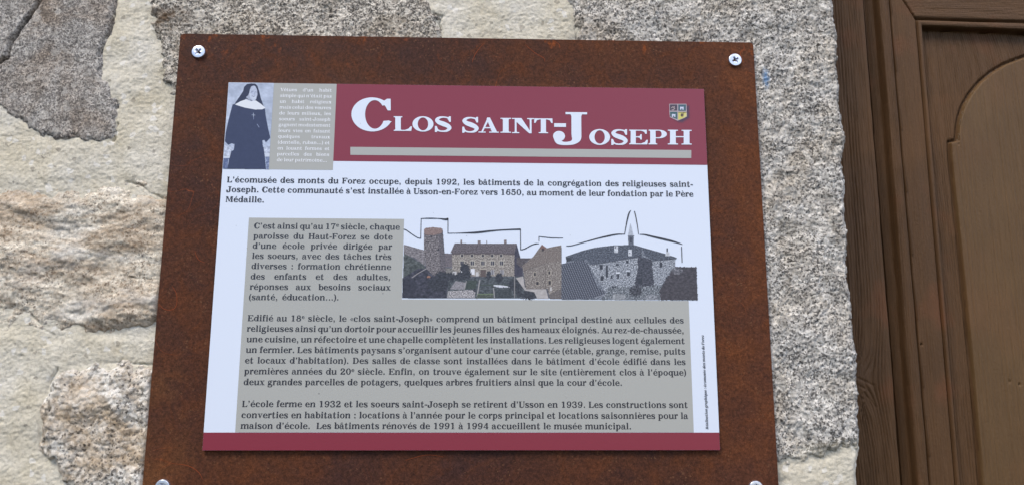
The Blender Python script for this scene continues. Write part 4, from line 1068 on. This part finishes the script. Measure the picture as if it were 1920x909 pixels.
# main house
q.poly(P1_([(1010, 345), (1042, 352), (1092, 540), (1088, 640), (1020, 640)]), (60, 58, 76), 12, 3, 11)
q.poly(P1_([(488, 435), (1020, 432), (1022, 625), (540, 625), (492, 560)]), (140, 134, 130), 40, 1.4, 12)
q.poly(P1_([(510, 345), (1042, 348), (1035, 380), (1020, 436), (472, 430)]), (98, 91, 98), 22, 1.3, 13)
q.put(q.reg(P1_([(486, 428), (1022, 430), (1022, 444), (490, 442)])), (80, 72, 78), 10, 2, 14, 0.8)
for a in ((560, 314, 577, 346), (708, 319, 735, 347), (780, 320, 790, 346), (932, 313, 956, 347)): q.box(*cy_(a[0], a[1]), *cy_(a[2], a[3]), (126, 116, 118), noise=14)
for a in (565, 650, 742, 822, 898): q.box(*cy_(a - 4, 436), *cy_(a + 24, 468), (168, 164, 158)); q.box(*cy_(a, 440), *cy_(a + 20, 462), (56, 54, 66))
for a in (560, 648, 738, 818, 894):
    q.box(*cy_(a - 6, 490), *cy_(a + 36, 540), (176, 172, 164)); q.box(*cy_(a, 496), *cy_(a + 30, 533), (56, 56, 72)); q.box(*cy_(a + 13, 496), *cy_(a + 17, 533), (150, 148, 150))
for a in (560, 648): q.box(*cy_(a, 563), *cy_(a + 34, 612), (222, 226, 236))
for a in (818, 900): q.box(*cy_(a, 570), *cy_(a + 32, 612), (150, 150, 158)); q.box(*cy_(a + 13, 570), *cy_(a + 17, 612), (80, 80, 92))
q.box(*cy_(732, 566), *cy_(778, 630), (92, 80, 80), noise=8); q.box(*cy_(724, 560), *cy_(786, 568), (170, 164, 156)); q.box(*cy_(692, 590), *cy_(716, 625), (196, 196, 200)); q.box(*cy_(494, 585), *cy_(528, 612), (190, 190, 196))
# garden
q.poly(P1_([(460, 640), (1100, 625), (1110, 815), (440, 812)]), (72, 78, 86), 22, 2.5, 15)
q.poly(P1_([(470, 735), (520, 665), (606, 680), (590, 738)]), (138, 136, 144), 20, 1.6, 16)
q.poly(P1_([(600, 735), (622, 660), (705, 660), (688, 735)]), (58, 68, 66), 12, 2, 17); q.line(P1_([(610, 668), (596, 735)]), 1.4, (160, 158, 160)); q.line(P1_([(725, 660), (700, 812)]), 2.2, (156, 154, 158))
q.poly(P1_([(446, 812), (455, 750), (690, 740), (682, 812)]), (150, 148, 154), 60, 1.2, 18)
q.poly(P1_([(710, 775), (835, 770), (842, 812), (690, 812)]), (74, 82, 74), 22, 1.6, 19); q.line(P1_([(705, 778), (842, 776)]), 1.2, (112, 132, 100))
q.poly(P1_([(858, 740), (990, 735), (1000, 812), (858, 812)]), (56, 62, 70), 16, 2, 20); q.line(P1_([(842, 725), (852, 812)]), 1.6, (160, 158, 162)); q.line(P1_([(735, 700), (990, 700)]), 2.2, (60, 70, 68))
q.line(P1_([(848, 704), (900, 706), (975, 716)]), 2.6, (214, 218, 230)); q.disc(*cy_(905, 712), 8, 2.2, (206, 210, 224), 20, 0.4)
for a, b, rx, ry in ((600, 560, 9, 10), (560, 625, 10, 8), (620, 610, 7, 9), (480, 630, 11, 8), (802, 618, 4.5, 8), (890, 640, 7, 9), (685, 745, 3, 3), (1030, 700, 14, 11), (1060, 770, 6, 6), (1150, 785, 15, 9), (370, 690, 20, 12), (400, 620, 12, 8)):
    q.disc(*cy_(a, b), rx, ry, (46, 48, 60), 18, 0.45, seed=a % 7)
q.poly(P1_([(1035, 640), (1095, 625), (1110, 720), (1290, 735), (1312, 815), (1215, 815), (1190, 760), (1110, 745)]), (176, 172, 174), 10, 4, 21)
q.box(*cy_(1018, 622), *cy_(1026, 812), (132, 130, 134))
# right-hand farm building
q.poly(P1_([(1040, 468), (1180, 470), (1120, 500), (1090, 560), (1040, 520)]), (84, 78, 84), 12, 2, 22)
q.poly([(979.5, 498), (1000, 480), (1012, 463), (1016, 457.5), (1020, 461), (1026, 464.5), (1037, 462), (1053, 459), (1053, 560), (1031, 560), (1027, 541), (986, 540)], (128, 121, 118), 40, 1.3, 23)
q.poly([(979.5, 498), (1000, 481), (1013, 462), (1026, 465), (1053, 459), (1053, 490), (1026, 492), (1000, 500), (981, 508)], (120, 111, 108), 26, 1.2, 24)
q.line([(981, 509), (1000, 501), (1024, 494)], 0.8, (80, 72, 74)); q.line([(1022, 497), (1023, 540)], 1.2, (96, 88, 86)); q.poly([(1013, 465), (1016, 457.5), (1024, 464), (1020, 470)], (120, 92, 88), 10); q.disc(1018, 468, 2.2, 3, (58, 50, 58), 0, 0.1)
for a in ((1001, 511, 1004.5, 517), (1005.5, 527.5, 1010, 534), (1028, 508, 1032, 514), (1028, 526, 1033, 533)): q.box(a[0] - 1, a[1] - 1, a[2] + 1, a[3] + 1, (164, 156, 146)); q.box(*a, (46, 42, 52))
q.box(1031, 538, 1035, 545, (190, 188, 190)); q.line([(986, 541), (1024, 541)], 1.0, (86, 78, 78)); q.poly([(1029, 552), (1053, 540), (1053, 560), (1031, 560)], (104, 98, 100), 20, 1.4)
# right part: old black and white view
q.poly([(1053, 494), (1060, 493), (1062, 490), (1060, 480.5), (1090, 470), (1116, 463.5), (1150, 459.5), (1188, 458.5), (1204, 463), (1250, 476), (1270, 483), (1266, 488), (1266.5, 500), (1306, 500), (1308.5, 562.5), (1053, 561)], (108, 114, 128), 46, 1.8, 30)
q.poly([(1104, 497), (1196, 482), (1204, 500), (1204, 545), (1150, 545), (1134, 545), (1118, 520)], (136, 142, 154), 60, 1.4, 31)
q.poly([(1222, 488), (1266, 484), (1266.5, 503), (1246, 520), (1240, 540), (1226, 538)], (136, 142, 154), 50, 1.5, 32)
q.poly([(1060, 480.5), (1090, 470), (1116, 463.5), (1150, 459.5), (1188, 458.5), (1204, 463), (1202, 478), (1190, 482.5), (1110, 496), (1100, 487), (1064, 490)], (76, 82, 97), 34, 1.3, 33)
q.poly([(1204, 463), (1250, 476), (1270, 483), (1264, 486), (1225, 488.5), (1208, 478)], (74, 80, 95), 30, 1.3, 34)
q.poly([(1196, 480), (1222, 486), (1228, 545), (1196, 552), (1190, 530), (1196, 505)], (60, 62, 76), 24, 2, 35, jit=2)
q.line([(1110, 496.5), (1190, 483), (1203, 478)], 1.0, (52, 56, 70)); q.line([(1225, 489), (1268, 485)], 1.0, (52, 56, 70)); q.line([(1202, 464), (1202, 480)], 1.4, (64, 68, 82))
q.poly([(1062, 482), (1062, 491), (1072, 488), (1072, 484)], (50, 54, 66))
for a in ((1125, 496, 1130, 505), (1136, 498, 1140, 520), (1155, 494, 1160, 498), (1174, 488, 1179, 493), (1126, 517, 1132, 526), (1145, 516, 1149, 522), (1157, 513, 1161, 522), (1176, 510, 1181, 517), (1237, 491, 1242, 501), (1248, 519, 1252, 526), (1147, 536, 1156, 544), (1196, 522, 1203, 532)): q.box(*a, (44, 48, 62), noise=8)
q.box(1156, 510, 1162, 512.5, (214, 220, 232)); q.box(1174, 506, 1181, 508.5, (200, 206, 220)); q.disc(1250, 522, 3.4, 5, (170, 176, 188), 10, 0.2); q.box(1248, 519, 1252, 526, (44, 48, 62))
q.box(1152, 461, 1159, 474, (196, 202, 214), noise=22); q.box(1153, 462, 1155, 466, (80, 84, 98)); q.box(1178, 468, 1185, 480, (204, 210, 222), noise=22); q.box(1180, 473, 1182, 476, (84, 88, 100))
q.poly([(1249, 472), (1255, 472), (1257, 480), (1247, 480)], (190, 196, 208), 14); q.box(1249.5, 465, 1252.5, 472, (62, 66, 80))
q.poly([(1177.5, 442), (1188.5, 442), (1188.5, 458.6), (1178, 458.6)], (92, 98, 114), 22, 1.2); q.poly([(1177, 442.5), (1182, 416), (1188.5, 442.5)], (178, 186, 202), 14, 2); q.line([(1177.5, 442.3), (1189, 442.3)], 1.1, (84, 90, 106)); q.box(1181, 445, 1184.5, 455, (58, 62, 78))
# undergrowth
q.poly([(1140, 538), (1240, 535), (1246, 562), (1128, 561), (1136, 550)], (104, 110, 120), 56, 1.5, 36, jit=2.5); q.disc(1160, 556, 14, 6, (140, 144, 152), 30, 0.3); q.disc(1222, 557, 12, 5, (132, 136, 146), 40, 0.4); q.disc(1192, 545, 12, 10, (58, 60, 72), 30, 0.5)
q.poly([(1308.5, 562.5), (1238, 561.5), (1236, 545), (1246, 528), (1258, 508), (1268, 500), (1306, 500)], (62, 58, 68), 14, 3, 37, jit=2.5); q.disc(1270, 508, 10, 6, (96, 96, 106), 36, 0.5)
# pantiled roof in front
T_ = [(1053, 494), (1094, 487.5), (1104, 497), (1112, 520), (1122, 538), (1136, 551), (1122, 556), (1100, 560), (1053, 561)]
M_ = q.reg(T_); q.put(M_, (60, 64, 80), 10, 2, 38)
ph = ((q.X - 1053) - (q.Y - 494) * 0.42) / 4.4
tile = np.clip(np.sin(2 * np.pi * ph) * 1.4, 0, 1) * (0.62 + 0.38 * np.clip(1.2 * np.sin(2 * np.pi * (q.Y + 0.1 * q.X) / 3.4 + 3 * perlin(ph.round() * 0.7, q.Y * 0, 55)), -1, 1))
q.c = q.c * (1 - (tile * M_ * 0.75)[..., None]) + np.array([168, 174, 188]) * (tile * M_ * 0.75)[..., None]
q.line([(1118, 557), (1136, 551)], 1.2, (150, 154, 166))
q.build('printed_collage', -0.00020, 'printed strip of old stone convent buildings, round tower and spire', GAIN)

# ink outline above the collage
k = Ink()
def ik(L_, f): 
    P = pts([f(a, b) for a, b, _ in L_]); k.stroke([(p[0], p[1], l[2] * 0.00043) for p, l in zip(P, L_)])
def seg(L_, f):
    for a, b in zip(L_[:-1], L_[1:]): ik([a, b], f)
ik([(76, 226, 1.6), (100, 234, 1.7), (150, 270, 1.6), (195, 298, 1.6), (221, 303, 1.4)], cy_)
seg([(222, 305, 1.5), (226, 138, 1.2)], cy_)
ik([(222, 136, 1.2), (300, 134, 2.2), (380, 136, 1.6), (430, 143, 3.6), (457, 139, 4.4)], cy_)
seg([(455, 134, 1.5), (454, 262, 1.3)], cy_)
ik([(452, 261, 1.2), (560, 259, 1.5), (700, 254, 3.6), (800, 243, 3.2), (900, 234, 2.4), (1000, 229, 2.6), (1074, 227, 3.2)], cy_)
seg([(1073, 224, 1.3), (1074, 402, 1.5)], cy_)
ik([(1070, 401, 1.4), (1110, 392, 1.8), (1160, 364, 1.7), (1200, 350, 1.8), (1229, 349, 1.3)], cy_)
seg([(1230, 328, 1.2), (1230, 288, 1.3)], cy_)
ik([(1228, 288, 1.3), (1290, 295, 1.6), (1350, 300, 1.6), (1435, 301, 1.2)], cy_)
ik([(190, 368, 1.4), (240, 364, 1.7), (330, 339, 1.8), (450, 306, 2.2), (540, 285, 2.9), (620, 270, 2.4), (687, 268, 1.4)], cz_)
ik([(687, 271, 1.4), (697, 210, 1.8), (712, 135, 2.6), (725, 90, 2.4), (741, 65, 0.8)], cz_)
ik([(770, 73, 1.9), (780, 110, 1.9), (795, 190, 1.7), (806, 270, 1.2)], cz_)
ik([(814, 270, 1.2), (860, 273, 2.4), (940, 292, 3.4), (1040, 315, 3.9), (1120, 335, 3.0), (1181, 356, 0.9)], cz_)
seg([(1172, 374, 1.6), (1177, 510, 1.6)], cz_)
k.build('ink_outline', -0.00022, INK, panel, 'brushed ink line tracing the roofs above the collage')

# the coat of arms in the header
q = Canvas(1248, 186, 1300, 238, 0.22)
g_ = lambda X_, Y_: (1240 + X_ / 15.143, 180 + Y_ / 15.15)
G_ = lambda L_: [g_(*p) for p in L_]
sh_ = sdf(q.X, q.Y, np.array(G_([(300, 290), (780, 290), (790, 620), (600, 745), (500, 740), (300, 620)])))
shm = np.clip((sh_ + 2.2) / 4.0, 0, 1) * 0.85
q.put(np.ones(q.X.shape), (130, 44, 62)); q.c = q.c * (1 - shm[..., None]) + np.array([60, 42, 74]) * shm[..., None]
q.a = shm > 0.02
q.poly(G_([(222, 230), (715, 230), (728, 590), (640, 640), (465, 710), (240, 610), (228, 500)]), (178, 164, 172))
q.poly(G_([(243, 248), (452, 248), (452, 425), (243, 425)]), (70, 58, 74)); q.poly(G_([(478, 248), (698, 248), (698, 432), (478, 432)]), (62, 94, 108))
q.poly(G_([(243, 455), (455, 455), (455, 672), (250, 590)]), (60, 96, 100)); q.poly(G_([(478, 460), (712, 460), (718, 585), (640, 630), (478, 690)]), (206, 200, 108))
q.line(G_([(485, 472), (708, 472)]), 1.0, (70, 66, 52))
for ox, oy in ((532, 305), (300, 512)):
    q.poly(G_([(ox, oy + 15), (ox + 15, oy), (ox + 35, oy + 18), (ox + 55, oy + 2), (ox + 78, oy + 18), (ox + 100, oy), (ox + 100, oy + 95), (ox + 70, oy + 95), (ox + 64, oy + 55), (ox + 42, oy + 50), (ox + 30, oy + 95), (ox, oy + 90)]), (206, 212, 236))
q.line(G_([(290, 345), (320, 318), (350, 330), (372, 308)]), 1.6, (176, 160, 160)); q.line(G_([(345, 325), (378, 360), (340, 405), (305, 400)]), 1.8, (170, 154, 156))
q.disc(*g_(588, 548), 2.9, 3.4, (92, 74, 62), 20, 0.3, 1.2); q.line(G_([(610, 520), (650, 478)]), 1.0, (92, 74, 62)); q.poly(G_([(640, 560), (712, 480), (714, 580), (640, 618)]), (214, 204, 140))
q.build('printed_crest', -0.00020, 'small quartered coat of arms with castles and a yellow quarter', GAIN)
# specks of dirt on the print
k = Ink()
for a, b, r_ in ((714, 541.5, 1.5), (719, 540.8, 1.1), (718, 549.5, 0.8), (813, 399, 0.5), (676, 232, 0.6), (1069, 441, 0.5), (875, 442, 0.6), (598, 737, 0.9), (443, 423, 0.5), (463, 465, 0.5), (590, 828, 0.4)):
    c0 = at(a, b); k.add(np.array([(c0[0] + r_ * 0.00043 * math.cos(t) * random.uniform(.6, 1.2), c0[1] + r_ * 0.00043 * math.sin(t) * random.uniform(.6, 1.1)) for t in np.linspace(0, 6.28, 8)[:-1]]), np.array([(0, i, i + 1) for i in range(1, 6)]))
k.build('dirt_specks', -0.0004, INK, panel, 'tiny dark specks stuck to the print')['kind'] = 'stuff'

# ---- screws with a cross recess
mz = Mat('zinc_plated_steel', 0.34, 0.5, 1.0)
zc = mz.ramp(mz.noise(500, 3), [(0.3, srgb(196, 204, 222)), (0.7, srgb(226, 230, 240))])
m_zinc = mz.out(zc, mz.bump(mz.noise(1800, 2), 0.15, 0.0002))
def screw(px, py, ang, rad=0.0058, label=None):
    x0, z0 = at(px, py, YP - 0.001); x0, z0 = float(x0), float(z0)
    nr, na = 34, 96; V, F = [], []
    ca, sa = math.cos(R(ang)), math.sin(R(ang))
    for i in range(nr + 1):
        r_ = rad * (i / nr) if i else 0.0
        for j in range(na):
            a = 2 * math.pi * j / na; lx, lz = r_ * math.cos(a), r_ * math.sin(a)
            u, v = lx * ca + lz * sa, -lx * sa + lz * ca
            t = r_ / rad
            h = 0.0024 * (1 - 0.12 * t ** 3) - 0.0016 * max(0, (t - 0.90) / 0.10) ** 2
            hw = 0.00066 + 0.00025 * (1 - min(1, r_ / 0.0028))
            def arm(p, q): return max(0.0, min(1.0, (hw - abs(q)) / 0.00018 + 0.5)) * max(0.0, min(1.0, (0.0028 - abs(p)) / 0.0003 + 0.5))
            cr = max(arm(u, v), arm(v, u)); h -= 0.0030 * cr * (1 - 0.45 * min(1, r_ / 0.0028))
            d1, d2 = (u + v) * 0.7071, (u - v) * 0.7071
            tick = max(1 if abs(d1) < 0.00012 and 0.0016 < abs(d2) < 0.0030 else 0, 1 if abs(d2) < 0.00012 and 0.0016 < abs(d1) < 0.0030 else 0)
            h -= 0.00012 * tick
            V.append((x0 + lx, YP - h, z0 + lz))
    for i in range(nr):
        for j in range(na):
            a = i * na + j; b = i * na + (j + 1) % na; F.append((a, a + na, b + na, b))
    b0 = len(V)
    for j in range(na):
        a = 2 * math.pi * j / na; V.append((x0 + rad * math.cos(a), YP + 0.0002, z0 + rad * math.sin(a)))
    for j in range(na): F.append((nr * na + j, b0 + j, b0 + (j + 1) % na, nr * na + (j + 1) % na))
    mesh_obj('screw', V, F, m_zinc, sign, label, smooth=True)
screw(372.5, 98, 45, label='bright zinc screw at the top left corner'); screw(1378, 113.3, 28, label='bright zinc screw at the top right corner')
screw(305, 912, 20, label='screw at the bottom left corner, cut by the frame'); screw(1417, 914, 5, label='screw at the bottom right corner, cut by the frame')
